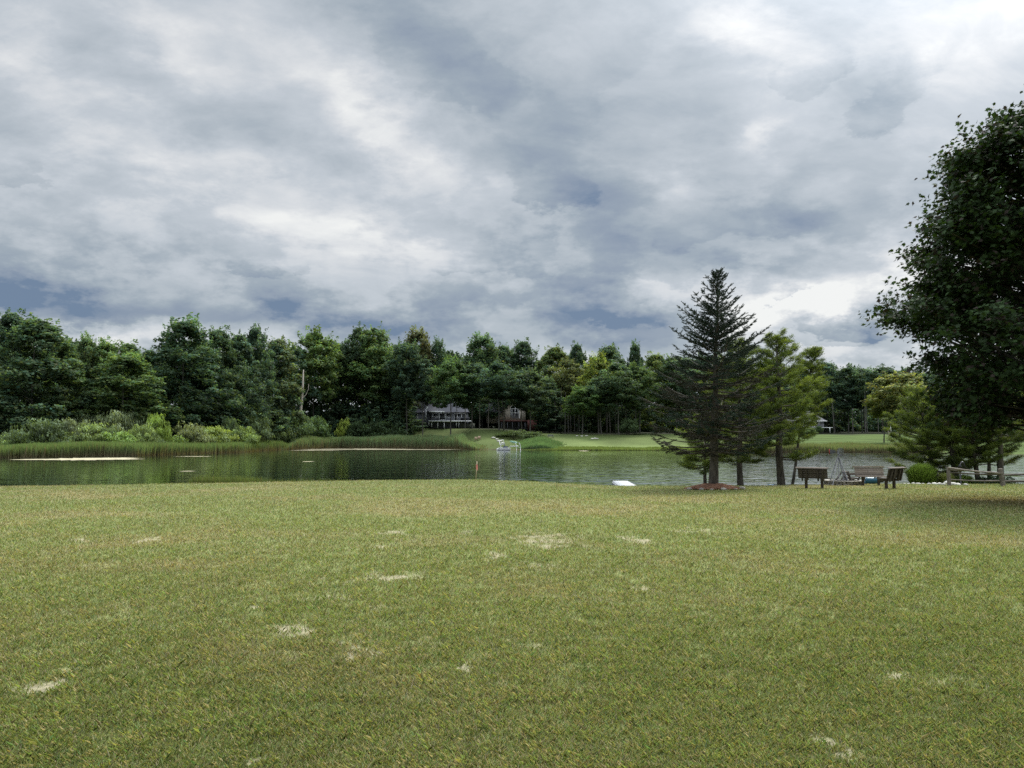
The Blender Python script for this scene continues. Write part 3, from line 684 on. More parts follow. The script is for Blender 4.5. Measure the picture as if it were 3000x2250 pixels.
# ------------------------------------------------------------------ spruce
def spruce():
    b = hit(2089, 1433); rng = np.random.default_rng(5)
    top = P(2103, 797, b[1]); H = top[2]-b[2]
    root = thing('spruce_tree', 'tall dark spruce with bare lower trunk in a mulch ring on the lawn', 'spruce', b)
    mpp = b[1]/2250
    lx = lambda z: (top[0]-b[0])*(z/H)
    g = G(); zs = np.linspace(-.1, H-.35, 40)
    g.tube(np.c_[[lx(z)+.02*sin(z*2) for z in zs], 0*zs, zs], np.interp(zs, [-.1, .15, 1.2, 4, H-.4], [.24, .2, .175, .115, .012])*(1+.06*np.sin(zs*23)), 14)
    for k in range(40):     # stubs of cut branches
        z = rng.uniform(.5, 1.9); a = rng.uniform(0, 2*pi); r = .17
        p0 = np.array([lx(z)+cos(a)*r*.8, sin(a)*r*.8, z]); g.tube([p0, p0+np.array([cos(a), sin(a), .2])*rng.uniform(.04, .14)], [.02, .01], 5)
    g.obj('trunk', M['bark'], root, True)
    # branches
    pz = np.array([0, 1.5, 1.75, 2.3, 3.2, 4.2, 5.1, 5.9, 6.7, 7.4, 8.0, H])*1.0
    zr = [(1.0, 0), (1.7, 2.8), (1.95, 2.95), (2.6, 2.75), (3.6, 2.6), (4.6, 2.3), (5.4, 1.95), (6.1, 1.5), (6.9, 1.1), (7.6, .65), (8.2, .38), (H, .06)]
    sc = H/8.9
    zz = np.array([q[0] for q in zr[:-1]]+[H/sc])*sc; rv = np.array([q[1] for q in zr])*sc*1.03
    wood_, need = G(), G(); B, D, L, Cc = [], [], [], []
    def shoot(p, d, l, green):
        n = max(int(l/.02), 4); t = np.linspace(0, 1, n)
        pp = p+d*l*t[:, None]
        for q in range(5):
            rd = norm(rng.normal(size=(n, 3))); dd_ = norm(d*.9+rd*.9)
            B.append(pp); D.append(dd_); L.append(np.full(n, .06)*(1.15-.5*t))
            base = np.array([.03, .05, .036]) if green > .5 else np.array([.04, .04, .028])
            Cc.append(np.tile(base, (n, 1))*rng.uniform(.6, 1.5, (n, 1)))
    z = 1.68*sc; 
    while z < H-.12:
        nb = rng.integers(5, 8) if z < H*.5 else (rng.integers(6, 9) if z < H*.85 else 5)
        a0 = rng.uniform(0, 6.28)
        for k in range(nb):
            a = a0+k*2*pi/nb+rng.normal()*.18
            zb_ = z+rng.normal()*.1; R = float(np.interp(zb_, zz, rv))*rng.choice([1.02, .9, .72, 1.12], p=[.35, .25, .28, .12])*rng.uniform(.9, 1.08)
            if zb_ < 2.0*sc: R *= 1.0+.18*(-cos(a))-.05
            f = zb_/H
            rise = np.interp(f, [.15, .25, .45, .6, .8, 1], [-.06, -.02, .08, .36, .62, 1.2])
            R = R/math.sqrt(1+rise*rise*.5)
            dirh = np.array([cos(a), sin(a), 0]); n = max(int(R/.14), 3); t = np.linspace(0, 1, n+1)
            hgt = rise*R*t+(-.05*R*np.sin(t*pi)*(1 if f < .6 else .2))+.12*R*t**3
            bend = rng.normal()*.1*R
            sd = np.array([-sin(a), cos(a), 0])
            pts = np.array([lx(zb_), 0, zb_])+dirh*R*t[:, None]+sd*(bend*t**2)[:, None]+np.c_[0*t, 0*t, hgt]
            wood_.tube(pts, np.linspace(.012+.011*R, .004, n+1), 5, cap=False)
            tip = norm(pts[-1]-pts[-2]); green = 1.0 if f > .5 else (1 if rng.random() < .45 else 0)
            shoot(pts[-1], tip, .2+.06*rng.random(), 1)
            for s_ in range(1, n+1):
                tt = t[s_]
                if rng.random() < (.1 if f > .5 else .5) and tt < .88: continue
                for sg in (-1, 1):
                    tl = (1-tt)*R*.36+.16; tl = min(tl, .5)*rng.uniform(.6, 1.15)
                    az = rng.uniform(.65, 1.05)
                    dtw = norm(dirh*cos(az)+sd*sg*sin(az)+np.array([0, 0, rise*.5+rng.normal()*.12+(.18 if f > .5 else -.02)]))
                    p0 = pts[s_]; p1 = p0+dtw*tl
                    wood_.tube([p0, p1], [.006, .003], 3, cap=False, col=(.9, .8, .75))
                    inner = tt < np.interp(f, [.15, .5, .7, 1], [.45, .38, .12, 0])
                    if not inner or rng.random() < .22:
                        shoot(p0+dtw*tl*(.25 if f > .5 else .4), dtw, tl*(.75 if f > .5 else .6), green)
                    ns_ = int(tl/.12)
                    for w_ in range(ns_):
                        q = (w_+1)/(ns_+1); s2 = 1 if w_ % 2 else -1
                        d2 = norm(dtw*.75+np.cross(dtw, [0, 0, 1])*s2*.7+np.array([0, 0, rng.normal()*(.26 if f > .55 else .1)+(.12 if f > .55 else -.06)]))
                        l2 = rng.uniform(.1, .26)
                        if inner and rng.random() < .75:
                            wood_.tube([p0+dtw*tl*q, p0+dtw*tl*q+d2*l2], [.004, .002], 3, cap=False, col=(1, .8, .7))
                        else: shoot(p0+dtw*tl*q, d2, l2, green)
        z += np.interp(z/H, [.15, .5, .6, .9, 1], [.23, .26, .38, .28, .15])*rng.uniform(.85, 1.15)
    # leader
    for k in range(6):
        a = k*1.05; shoot(np.array([lx(H-.6), 0, H-.62]), norm(np.array([cos(a)*.75, sin(a)*.75, 1])), .28, 1)
    shoot(np.array([lx(H-.5), 0, H-.5]), np.array([.05, 0, 1]), .5, 1)
    wood_.obj('branches', M['bark'], root)
    B_, D_, L_ = np.concatenate(B), np.concatenate(D), np.concatenate(L)
    V, F = spikes(B_, D_, L_, .019, rng)
    mesh_np('crown', V, [F], M['spruce'], np.repeat(np.concatenate(Cc), 3, 0), root)
    # mulch ring
    mr = hit(2096, 1448); r = 1.15; g = G()
    na, nrr = 60, 14; A, Rr = np.meshgrid(np.linspace(0, 2*pi, na, endpoint=False), np.linspace(0, 1, nrr))
    rx = Rr*r*(1+.06*np.sin(A*5)); X = b[0]+rx*np.cos(A); Yv = b[1]-.05+rx*np.sin(A)*.9
    Z = ground(X, Yv)+.16*(1-Rr**2)*np.clip(Rr*3+.6, 0, 1)*1.3+.03+rng.normal(size=X.shape)*.012
    i = np.arange(nrr-1)[:, None]*na; j = np.arange(na)[None]; k = (j+1) % na
    g.add(np.stack([X, Yv, Z], -1), np.stack([i+j, i+k, i+na+k, i+na+j], -1).reshape(-1, 4))
    n = 2600; a = rng.uniform(0, 2*pi, n); q = rng.random(n)**.5*1.04
    x_, y_ = b[0]+q*r*np.cos(a), b[1]-.05+q*r*np.sin(a)*.9
    zc = ground(x_, y_)+.16*(1-np.clip(q, 0, 1)**2)+.035
    V, F = leaf_quads(np.stack([x_, y_, zc], -1), np.array([0, 0, 1])+rng.normal(size=(n, 3))*.6, .07, .022, rng)
    g.add(V, F, np.repeat(rng.uniform(.5, 1.9, (n, 1))*np.array([1, .95, .9]), 4, 0))
    tag(g.obj('mulch_bed', M['mulch']), 'reddish brown wood mulch heaped around the spruce trunk', 'mulch bed')
    for k, (a, s_, lb) in enumerate([(-2.75, .13, 'small grey edging stone at the left end of the mulch ring'), (-2.2, .14, 'low grey stone at the front left of the mulch ring'), (-1.45, .16, 'buff flat stone in front of the spruce trunk'), (-.95, .12, 'small tan stone at the front right of the mulch ring'), (-.38, .19, 'largest pale stone at the right end of the mulch ring'), (-1.85, .1, 'smallest stone half sunk at the front of the mulch ring')]):
        x_, y_ = b[0]+cos(a)*r*1.0, b[1]-.05+sin(a)*r*.9
        rock('edging_stone', lb, (x_, y_, float(ground(x_, y_))), s_*.68, 60+k, 'stones edging the mulch ring', 'stone')
def rock(name, label, loc, s, seed, group, mat='pale', cat='stone', flat=.65):
    rng = np.random.default_rng(seed)
    import bmesh
    bm = bmesh.new(); bmesh.ops.create_icosphere(bm, subdivisions=2, radius=1)
    V = np.array([v.co[:] for v in bm.verts]); F = np.array([[v.index for v in f.verts] for f in bm.faces]); bm.free()
    off = rng.uniform(0, 9, 3)
    k = 1+.5*(fbm(V[:, 0]*1.3+off[0]+V[:, 2], V[:, 1]*1.3+off[1], seed, 3)-.5)
    V = V*k[:, None]*np.array([rng.uniform(1, 1.5), 1, flat])*s; V[:, 2] += s*flat*.45
    o = mesh_np(name, V, [F], M[mat], np.ones((len(V), 3))*rng.uniform(.7, 1.25), None, True, loc)
    o.rotation_euler = (0, 0, rng.uniform(0, 6))
    return tag(o, label, cat, group)
spruce()

# ------------------------------------------------------------------ pines
def pine(label, px, basepy, Y, top, Rl, zb, seed, lean=0, tone=1., trunkr=.2, pads=1., gap=.42, forks=None, rise=.12, name='pine_tree', R=None, side=0):
    rng = np.random.default_rng(seed); x = (px-1500)/2250*Y; z0 = float(ground(x, Y))
    H = P(px, top, Y)[2]-z0
    root = thing(name, label, 'pine', (x, Y, z0), 0, 'pines along the near shore')
    tr = lambda z: np.array([lean*z+.05*sin(z*1.3+seed), .04*cos(z*1.1+seed), z])
    g = G(); zs = np.linspace(-.3, H*.93, 16)
    g.tube([tr(z) for z in zs], np.interp(zs, [-.3, .2, H], [trunkr*1.25, trunkr, trunkr*.12])*(1+.05*np.sin(zs*9)), 10)
    g.obj('trunk', M['bark'], root, True)
    br = G(); B, D, L, Cc = [], [], [], []
    z = zb
    while z < H*.97:
        f = (z-zb)/(H-zb); nb = 5 if f < .85 else 4; a0 = rng.uniform(0, 6.28)
        for k in range(nb):
            a = a0+k*2*pi/nb+rng.normal()*.25
            rr_ = Rl*float(np.interp(f, [0, .1, .4, .65, .85, 1], [.75, 1, 1, .62, .34, .1]))*rng.uniform(.65, 1.12)
            if side: rr_ *= 1+side*cos(a)
            up = rise+f*f*1.3*rng.uniform(.6, 1.2); d = np.array([cos(a), sin(a), 0]); sd = np.array([-sin(a), cos(a), 0])
            n = 6; t = np.linspace(0, 1, n); bend = rng.normal()*.2
            pts = tr(z+rng.normal()*.1)+d*rr_*t[:, None]+sd*(bend*t*t)[:, None]+np.c_[0*t, 0*t, rr_*(up*t-.12*np.sin(t*pi)+.1*t*t)]
            br.tube(pts, np.linspace(.02+.012*rr_, .008, n), 5, cap=False)
            # foliage sprays along outer part, on short side twigs in a flat fan
            ntw = max(int(rr_/.2), 3)
            for s_ in range(ntw*2):
                tt = rng.uniform(.35, 1.0); sg = 1 if s_ % 2 else -1
                i_ = min(int(tt*(n-1)), n-2); p0 = pts[i_]+(pts[i_+1]-pts[i_])*(tt*(n-1)-i_)
                tl = rng.uniform(.15, .5)*(1.25-.6*tt)*pads*min(1, rr_)
                dt_ = norm(d*.8+sd*sg*rng.uniform(.2, 1.1)+np.array([0, 0, .12+rng.normal()*.1+f*.4]))
                p1 = p0+dt_*tl
                br.tube([p0, p1], [.008, .004], 3, cap=False)
                m_ = int(64*pads); q = rng.random(m_)**.6
                pp = p0+dt_*(tl*q)[:, None]+rng.normal(size=(m_, 3))*np.array([.09, .09, .045])*pads
                dn = norm(dt_*.7+rng.normal(size=(m_, 3))*.55+np.array([0, 0, .3]))
                B.append(pp); D.append(dn); L.append(rng.uniform(.08, .15, m_))
                sh = np.clip(.55+1.2*(pp[:, 2]-p0[2])*2, .5, 1.25)*rng.uniform(.75, 1.25, m_)
                base = np.array([.22, .3, .07])*tone if rng.random() < .65 else np.array([.11, .17, .05])*tone
                Cc.append(base*sh[:, None])
        z += gap*rng.uniform(.75, 1.25)*(1-.35*f)
    for k in range(10):
        a = rng.uniform(0, 6.28); p0 = tr(H*.93-.12*k); dt_ = norm(np.array([cos(a)*.6, sin(a)*.6, 1])); m_ = 60
        pp = p0+dt_*rng.random(m_)[:, None]*.45; B.append(pp); D.append(norm(dt_+rng.normal(size=(m_, 3))*.4)); L.append(np.full(m_, .1)); Cc.append(np.tile(np.array([.08, .11, .03])*tone, (m_, 1)))
    br.obj('branches', M['bark'], root)
    V, F = spikes(np.concatenate(B), np.concatenate(D), np.concatenate(L), .021, rng)
    mesh_np('crown', V, [F], M['pine'], np.repeat(np.clip(np.concatenate(Cc), .01, 1), 3, 0), root)
pine('tall yellow-green pine with stout trunk right of the spruce', 2282, 1424, 39.5, 988, 2.15, 2.0, 21, .0, 1.05, .21)
pine('tall pine of thinner trunk rising behind the spruce', 2166, 1424, 39, 1010, 2.2, 1.75, 22, .0, .95, .17)
pine('small thin leaning pine just left of the spruce trunk', 2066, 1424, 39, 1235, 1.25, 1.35, 23, -.03, 1.1, .1, gap=.34, side=-.3)
pine('slender upright-topped pine leaning right beyond the stout one', 2296, 1424, 42, 1012, 1.2, 4.6, 24, .19, 1.0, .1)
pine('broad bushy pine with leaning dark trunk behind the ornamental grass', 2752, 1420, 45, 1150, 2.1, 1.9, 25, -.18, .95, .17, gap=.36, rise=.1, side=-.25)
pine('bushy pine with thick dark trunk behind the left fence post', 2795, 1420, 44, 1135, 1.8, 2.1, 26, -.05, .8, .22, gap=.38, rise=.1)
pine('pine whose curved trunk stands behind the middle of the fence', 2858, 1420, 43.5, 1190, 1.7, 1.9, 27, -.06, .95, .16, gap=.34, rise=.1)
pine('narrow-trunked pine behind the fence, left one of the right pair', 2893, 1420, 45, 1170, 1.9, 2.9, 28, -.01, .7, .15, gap=.42, rise=.1)
pine('pine with dark trunk directly behind the right fence post', 2926, 1420, 43, 1150, 2.4, 2.9, 29, .0, .7, .2, gap=.42, rise=.1, side=.2)

# ------------------------------------------------------------------ maple at the right
def maple():
    rng = np.random.default_rng(9); Y = 22.; x0 = (3160-1500)/2250*Y; z0 = float(ground(x0, Y))
    root = thing('maple_tree', 'huge dark-leaved maple filling the right edge of the photo', 'maple', (x0, Y, z0))
    prof = [(290,3090),(325,2985),(375,2895),(450,2810),(540,2735),(678,2685),(760,2622),(850,2600),(922,2580),(1000,2640),(1080,2710),(1180,2755),(1240,2785),(1275,2880)]
    pz = np.array([P(px, py, Y)[2]-z0 for py, px in prof])[::-1]; pr = np.array([x0-P(px, py, Y)[0] for py, px in prof])[::-1]
    zmin, zmax = pz[0], pz[-1]+.1
    g = G(); zs = np.linspace(-.2, 11.5, 12)
    g.tube([(0.1*sin(z), .1*cos(z), z) for z in zs], np.interp(zs, [-.2, .3, 3, 11.5], [.42, .3, .26, .05]), 12)
    g.obj('trunk', M['bark'], root, True)
    br = G(); Cs, Os = [], []
    nb = 620
    nlb = 190; lz = zmin+(zmax-zmin)*rng.random(nlb)**.9; la = rng.uniform(0, 2*pi, nlb); lr = rng.uniform(.74, 1.03, nlb)
    for k in range(nb):
        j_ = rng.integers(nlb); zt = np.clip(lz[j_]+rng.normal()*.28, zmin, zmax); a = la[j_]+rng.normal()*.09
        R = float(np.interp(lz[j_], pz, pr))*lr[j_]*rng.uniform(.9, 1.03)*.93
        fr = 1 if k % 3 else rng.uniform(.35, .8)
        if cos(a) > .45 and rng.random() < .65: continue
        e = np.array([cos(a)*R*fr, sin(a)*R*fr, zt]); s0 = np.array([0, 0, max(1.9, zt-R*fr*.55)])
        s0[2] = min(s0[2], 11)
        md = s0+(e-s0)*.5+np.array([0, 0, .25])+rng.normal(size=3)*.15
        br.tube([s0, md, e], [.05+.01*R, .035, .01], 5, (.45, .45, .45), cap=False)
        out = norm(e-md)
        for q in range(16 if fr == 1 else 10):
            t = rng.uniform(-.3, .07) if q else .05
            c = e+out*t*R*.75+rng.normal(size=3)*np.array([.27, .27, .18])*(1 if q > 5 else .5)
            Cs.append(c); Os.append(out)
            if q % 3 == 0: br.tube([e+out*(-.3), c], [.012, .004], 3, cap=False)
    Cs, Os = np.array(Cs), np.array(Os)
    nl = 15; idx = np.repeat(np.arange(len(Cs)), nl); n = len(idx)
    pos = Cs[idx]+rng.normal(size=(n, 3))*np.array([.15, .15, .11])
    rad_ = np.hypot(pos[:, 0], pos[:, 1])
    nrm = norm(Os[idx]*.6+np.array([0, 0, .75])+rng.normal(size=(n, 3))*.55)
    tipd = norm(Os[idx]*.8+np.array([0, 0, -.55])+rng.normal(size=(n, 3))*.5)
    A = norm(np.cross(nrm, tipd)); Bv = np.cross(A, nrm)
    o2 = np.array([[0,-.42],[.1,-.22],[.36,-.3],[.3,-.08],[.56,.12],[.27,.16],[.3,.32],[.12,.28],[0,.62],[-.12,.28],[-.3,.32],[-.27,.16],[-.56,.12],[-.3,-.08],[-.36,-.3],[-.1,-.22]])
    s = rng.uniform(.11, .18, n)
    V = pos[:, None]+s[:, None, None]*(o2[None, :, 0, None]*A[:, None]+o2[None, :, 1, None]*Bv[:, None])+nrm[:, None]*(-.12*s[:, None]*np.abs(o2[:, 0])[None]*2)[..., None]
    k = len(o2)
    c = np.array([.028, .05, .018])*rng.uniform(.5, 1.7, (n, 1)); pr_ = rng.random(n) < .15
    c[pr_] = np.array([.036, .028, .024])*rng.uniform(.6, 1.4, (pr_.sum(), 1))
    br.obj('branches', M['bark'], root)
    mesh_np('crown', V, [np.arange(n*k).reshape(n, k)], M['maple'], np.repeat(c, k, 0), root)
    print('maple leaves', n)
maple()

# ------------------------------------------------------------------ benches, fire pit, windmill
WB = (1, 1, 1)
def bench(label, px, py, yaw, group='weathered wooden benches around the fire pit', light=1.0, seed=1, W_=1.15):
    rng = np.random.default_rng(seed); b = hit(px, py)
    root = thing('bench', label, 'bench', b, yaw, group)
    g = G(); tilt = rad(14)
    # local: +y is forward (where a sitter looks), back at -y
    up = np.array([0, -sin(tilt), cos(tilt)]); 
    for k in range(5):
        c = np.array([0, -.19, .47])+up*(.085*k)
        sh = rng.uniform(.75, 1.3)*light
        g.beam(c+(-W_/2, 0, 0), c+(W_/2, 0, 0), .032, .078, np.array([1, 1, 1])*sh, up=up)
    g.obj('backrest', M['wood'], root, bevel=.004)
    g = G(); c = np.array([0, -.21, .47])+up*.42
    g.beam(c+(-W_/2-.06, -.02, .0), c+(W_/2+.06, -.02, .0), .15, .03, np.array([1.5, 1.5, 1.5])*light, up=(0, -.25, 1))
    g.obj('cap_board', M['wood'], root, bevel=.004)
    g = G()
    for k in range(3):
        g.beam((-W_/2, -.07+k*.135, .44-.0*k), (W_/2, -.07+k*.135, .44), .125, .035, np.array([1, 1, 1])*rng.uniform(.85, 1.25)*light)
    g.obj('seat', M['wood'], root, bevel=.004)
    for sx_ in (-.27, .27):
        g = G(); g.box((sx_*W_, -.02, .2), (.1, .1, .48), col=np.array([1, .95, .9])*.9)
        g.obj('leg', M['wood'], root, bevel=.006)
        g = G(); g.beam((sx_*W_, -.2, .36), (sx_*W_, .3, .38), .045, .09); g.obj('seat_support', M['wood'], root, bevel=.004)
        for off in (-.1, .1):
            g = G(); c0 = np.array([sx_*W_+off, -.225, .33]); g.beam(c0, c0+up*.5, .045, .09, col=np.array([1, 1, 1])*.75, up=(0, 1, 0))
            g.obj('back_support', M['wood'], root, bevel=.004)
    return root
bench('wooden bench seen from behind, leftmost, beside the fire pit', 2386, 1431, rad(-36), seed=1, light=.75, W_=1.2)
bench('wooden bench seen from behind at the right of the fire pit', 2607, 1432, rad(36), seed=2, light=.8, W_=1.15)
bench('wooden bench facing the camera on the far side of the fire pit', 2552, 1423, rad(172), seed=3, light=2.0, W_=1.3)
def side_chair():
    b = hit(2502, 1421); root = thing('log_chair', 'rough log chair seen side-on with a diagonal brace behind the fire pit', 'chair', b, 0)
    for dy in (0, .55):
        g = G(); g.beam((-.12, dy, .15), (-.3, dy, .66), .09, .1, up=(0, 1, 0)); g.obj('back_post', M['wood'], root, bevel=.01)
        g = G(); g.beam((-.34, dy+.08, .56), (-.7, dy+.08, .08), .06, .08, up=(0, 1, 0)); g.obj('brace', M['wood'], root, bevel=.01)
        g = G(); g.beam((-.22, dy-.07, .5), (.35, dy-.07, .56), .09, .05); g.obj('armrest', M['wood'], root, bevel=.006)
        g = G(); g.box((.22, dy, .12), (.08, .08, .44)); g.obj('leg', M['wood'], root, bevel=.006)
    g = G()
    for k in range(4): g.beam((-.16+k*.125, -.02, .29+k*.014), (-.16+k*.125, .6, .29+k*.014), .11, .035)
    g.obj('seat', M['wood'], root, bevel=.004)
    g = G()
    for k in range(3): g.beam((-.2-k*.05, -.02, .37+k*.13), (-.2-k*.05, .6, .37+k*.13), .11, .03, up=(-.4, 0, 1))
    g.obj('backrest', M['wood'], root, bevel=.004)
side_chair()
def fire_pit():
    b = hit(2472, 1421); rng = np.random.default_rng(31)
    root = thing('fire_pit', 'round fire pit of stacked grey stone blocks between the benches', 'fire pit', b)
    R = .8; g = G()
    for c in range(2):
        n = 17
        for k in range(n):
            a = (k+.5*c)*2*pi/n; Rm = Matrix.Rotation(a, 3, 'Z')
            g.box((cos(a)*R, sin(a)*R, -.02+c*.115+.05), (.17+rng.normal()*.012, 2*pi*R/n*.93, .105), np.array(Rm), np.array([1, .96, .92])*rng.uniform(.4, .85))
    g.obj('block_ring', M['stone'], root, bevel=.012)
    g = G(); n = 17
    for k in range(n):
        a = (k+.25)*2*pi/n; g.box((cos(a)*R, sin(a)*R, .222), (.23, 2*pi*R/n*.96, .03), np.array(Matrix.Rotation(a, 3, 'Z')), np.array([1, 1, .97])*rng.uniform(1.0, 1.5))
    g.obj('cap_stones', M['stone'], root, bevel=.008)
    g = G(); g.lathe([(.001, .05), (.5, .06), (.73, .03)], 20, col=(.25, .25, .25)); g.obj('ash_bed', M['stone'], root)
fire_pit()
def windmill():
    Y = 37.; px = 2452; x = (px-1500)/2250*Y; z = float(ground(x, Y)); hub = P(2456, 1321, Y)[2]-z; T = P(2452, 1337, Y)[2]-z
    root = thing('garden_windmill', 'small metal garden windmill with red-tipped tail by the fire pit', 'windmill', (x, Y, z-.05))
    s = .42; feet = [(-s, -s*.6), (s, -s*.6), (s, s*.6), (-s, s*.6)]
    for fx, fy in feet:
        g = G(); g.tube([(fx, fy, 0), (fx*.08, fy*.08, T)], .02, 5); g.obj('leg', M['steel'], root)
    g = G()
    for q in (.22, .5, .72):
        w_ = s*(1-q*.92); c = [(sx_*w_, sy*w_*.6, q*T) for sx_, sy in ((-1,-1),(1,-1),(1,1),(-1,1))]
        for k in range(4): g.tube([c[k], c[(k+1) % 4]], .009, 4)
    for q0, q1 in ((.0, .22), (.22, .5), (.5, .72)):
        for k in range(4):
            a = np.array(feet[k]); b_ = np.array(feet[(k+1) % 4])
            g.tube([(*(a*(1-q0*.92)), q0*T), (*(b_*(1-q1*.92)), q1*T)], .006, 4)
            g.tube([(*(b_*(1-q0*.92)), q0*T), (*(a*(1-q1*.92)), q1*T)], .006, 4)
    g.obj('lattice', M['steel'], root)
    g = G(); g.tube([(0, 0, .1), (0, 0, hub+.02)], .018, 6); g.obj('pole', M['steel'], root)
    rot = G(); c = np.array([.06, -.12, hub]); yaw = rad(20)
    ax = np.array([sin(yaw), -cos(yaw), 0]); hx = np.array([cos(yaw), sin(yaw), 0]); vz = np.array([0, 0, 1.])
    for k in range(16):
        a = k*2*pi/16; d = hx*cos(a)+vz*sin(a); t = -hx*sin(a)+vz*cos(a)
        r0, r1 = .07, .215
        rot.add([c+d*r0-t*.012, c+d*r0+t*.012, c+d*r1+t*.034+ax*.02, c+d*r1-t*.034-ax*.01], [[0, 1, 2, 3]], np.array([1, 1, 1])*(.8+.5*(k % 2)))
    for rr_ in (.07, .19):
        th_ = np.linspace(0, 2*pi, 25); rot.tube([c+rr_*(hx*cos(q)+vz*sin(q)) for q in th_], .005, 4, cap=False)
    rot.tube([c-ax*.02, c+ax*.04], .03, 10)
    rot.obj('rotor', M['steel'], root)
    g = G(); g.tube([c, c+np.array([-.28, .1, 0])], .01, 5); g.obj('tail_boom', M['steel'], root)
    e = c+np.array([-.2, .08, 0]); f = c+np.array([-.44, .16, 0])
    g = G(); g.add([e-(0, 0, .06), f-(0, 0, .11), f+(0, 0, .13), e+(0, 0, .07)], [[0, 1, 2, 3]], (.7, .7, .75)); tl = g.obj('tail_vane', M['steel'], root)
    g = G(); g.box(f+np.array([-.02, .005, .01]), (.05, .008, .25)); g.obj('tail_tip', M['redp'], tl)
windmill()

# ------------------------------------------------------------------ fence, lamp, shore stuff
def fence():
    A = hit(2781, 1417); B_ = hit(2940, 1424); Cx = B_+np.array([3.6, 1.3, 0]); Cx[2] = float(ground(Cx[0], Cx[1]))
    root = thing('rail_fence', 'grey weathered split-rail fence beside the lake at the right', 'fence', (0, 0, 0))
    HA, HB = P(2781, 1369, A[1])[2]-A[2], P(2930, 1373, B_[1])[2]-B_[2]
    for p_, h_, ln_, r_ in ((A, HA, -.02, .1), (B_, HB, -.12, .125), (Cx, .95, 0, .12)):
        g = G(); q = [(p_[0], p_[1], p_[2]-.2), (p_[0]+ln_*.5, p_[1], p_[2]+h_*.5), (p_[0]+ln_, p_[1], p_[2]+h_)]
        g.tube(q, [r_, r_*.9, r_*.8], 7, (1, 1, 1)); g.obj('post', M['rail'], root, bevel=.01)
    def rail(a, b, r=.045, c=1., sag=.03):
        g = G(); a, b = np.array(a), np.array(b); rng = np.random.default_rng(int(abs(a[0]*100)) % 999)
        t = np.linspace(0, 1, 7)[:, None]; pts = a+(b-a)*t+np.c_[rng.normal(size=7)*.01, rng.normal(size=7)*.01, -sag*np.sin(t[:, 0]*pi)+rng.normal(size=7)*.008]
        g.tube(pts, r*rng.uniform(.8, 1.15, 7), 5, np.array([1, 1, 1])*c); g.obj('rail', M['rail'], root)
    Z = lambda p_, f, h_: np.array([p_[0], p_[1], p_[2]+h_*f])
    rail(Z(A, .98, HA)+(-.05, -.06, 0), Z(B_, .66, HB)+(-.1, -.05, .06), .05, 1.35)
    rail(Z(A, .86, HA), Z(A, .86, HA)+(.75, .1, -.02), .05, .9)
    rail(Z(A, .72, HA), Z(B_, .68, HB), .045, .7)
    rail(Z(A, .33, HA), Z(B_, .3, HB), .04, 1.0)
    rail(Z(B_, .64, HB), Z(Cx, .72, .95), .05, .6)
    rail(Z(B_, .28, HB), Z(Cx, .3, .95), .05, .6)
fence()
def lamp():
    b = hit(2815, 1421); h = P(2815, 1362, b[1])[2]-b[2]
    root = thing('hand_pump', 'black cast iron hand pump on a tall pipe by the rail fence', 'water pump', b)
    g = G(); g.tube([(0, 0, -.1), (0, 0, h*.8)], .035, 8); g.lathe([(.001, .0), (.09, .0), (.09, .04), (.04, .09)], 10); g.obj('pipe', M['dark'], root)
    g = G(); g.lathe([(.04, h*.62), (.06, h*.66), (.06, h*.88), (.085, h*.9), (.085, h*.93), (.05, h*1.0), (.001, h*1.04)], 12); g.obj('pump_head', M['dark'], root, True)
    g = G(); g.tube([(0, 0, h*.98), (.08, 0, h*1.14), (.16, 0, h*1.1), (.24, 0, h*.9), (.42, 0, h*.8)], [.02, .04, .05, .03, .02], 7); g.obj('handle', M['dark'], root, True)
    g = G(); g.tube([(.14, 0, h*.98), (.16, 0, h*.78), (.2, 0, h*.6)], [.02, .015, .01], 6); g.obj('spout', M['dark'], root, True)
    g = G(); g.tube([(.06, 0, h*1.15), (.14, 0, h*1.16), (.19, 0, h*1.09)], [.012, .018, .01], 6); g.obj('reflector', M['white'], root, True)
lamp()
STN = ['long pale stone','white rounded stone','grey-white small stone','flat cream stone','small white pebble-like stone','bright white boulder-like stone','wide pale stone','tan rounded stone','small cream stone','white chunky stone']
spots = [(2662,1419,.07),(2676,1418,.08),(2690,1419,.09),(2705,1419,.07),(2722,1420,.1),(2737,1420,.13),(2752,1420,.12),(2765,1421,.1),(2775,1418,.17),(2786,1420,.14),(2795,1421,.15),(2806,1422,.13),(2829,1423,.12),(2650,1418,.06)]
near_ = ['by the foot of the right bench','just right of the bench foot','under the left end of the ornamental grass','below the left part of the ornamental grass','below the middle of the ornamental grass','below the right part of the ornamental grass','at the right end of the ornamental grass','left of the left fence post','at the foot of the left fence post, topmost','right of the left fence post','midway from the fence post to the pump','just left of the pump base','just right of the pump base','nearest the right bench legs']
for k, (px, py, s_) in enumerate(spots):
    c = hit(px, py); rock('border_stone', STN[k % 10]+' '+near_[k], c, s_, 80+k, 'white stones bordering the shore planting')
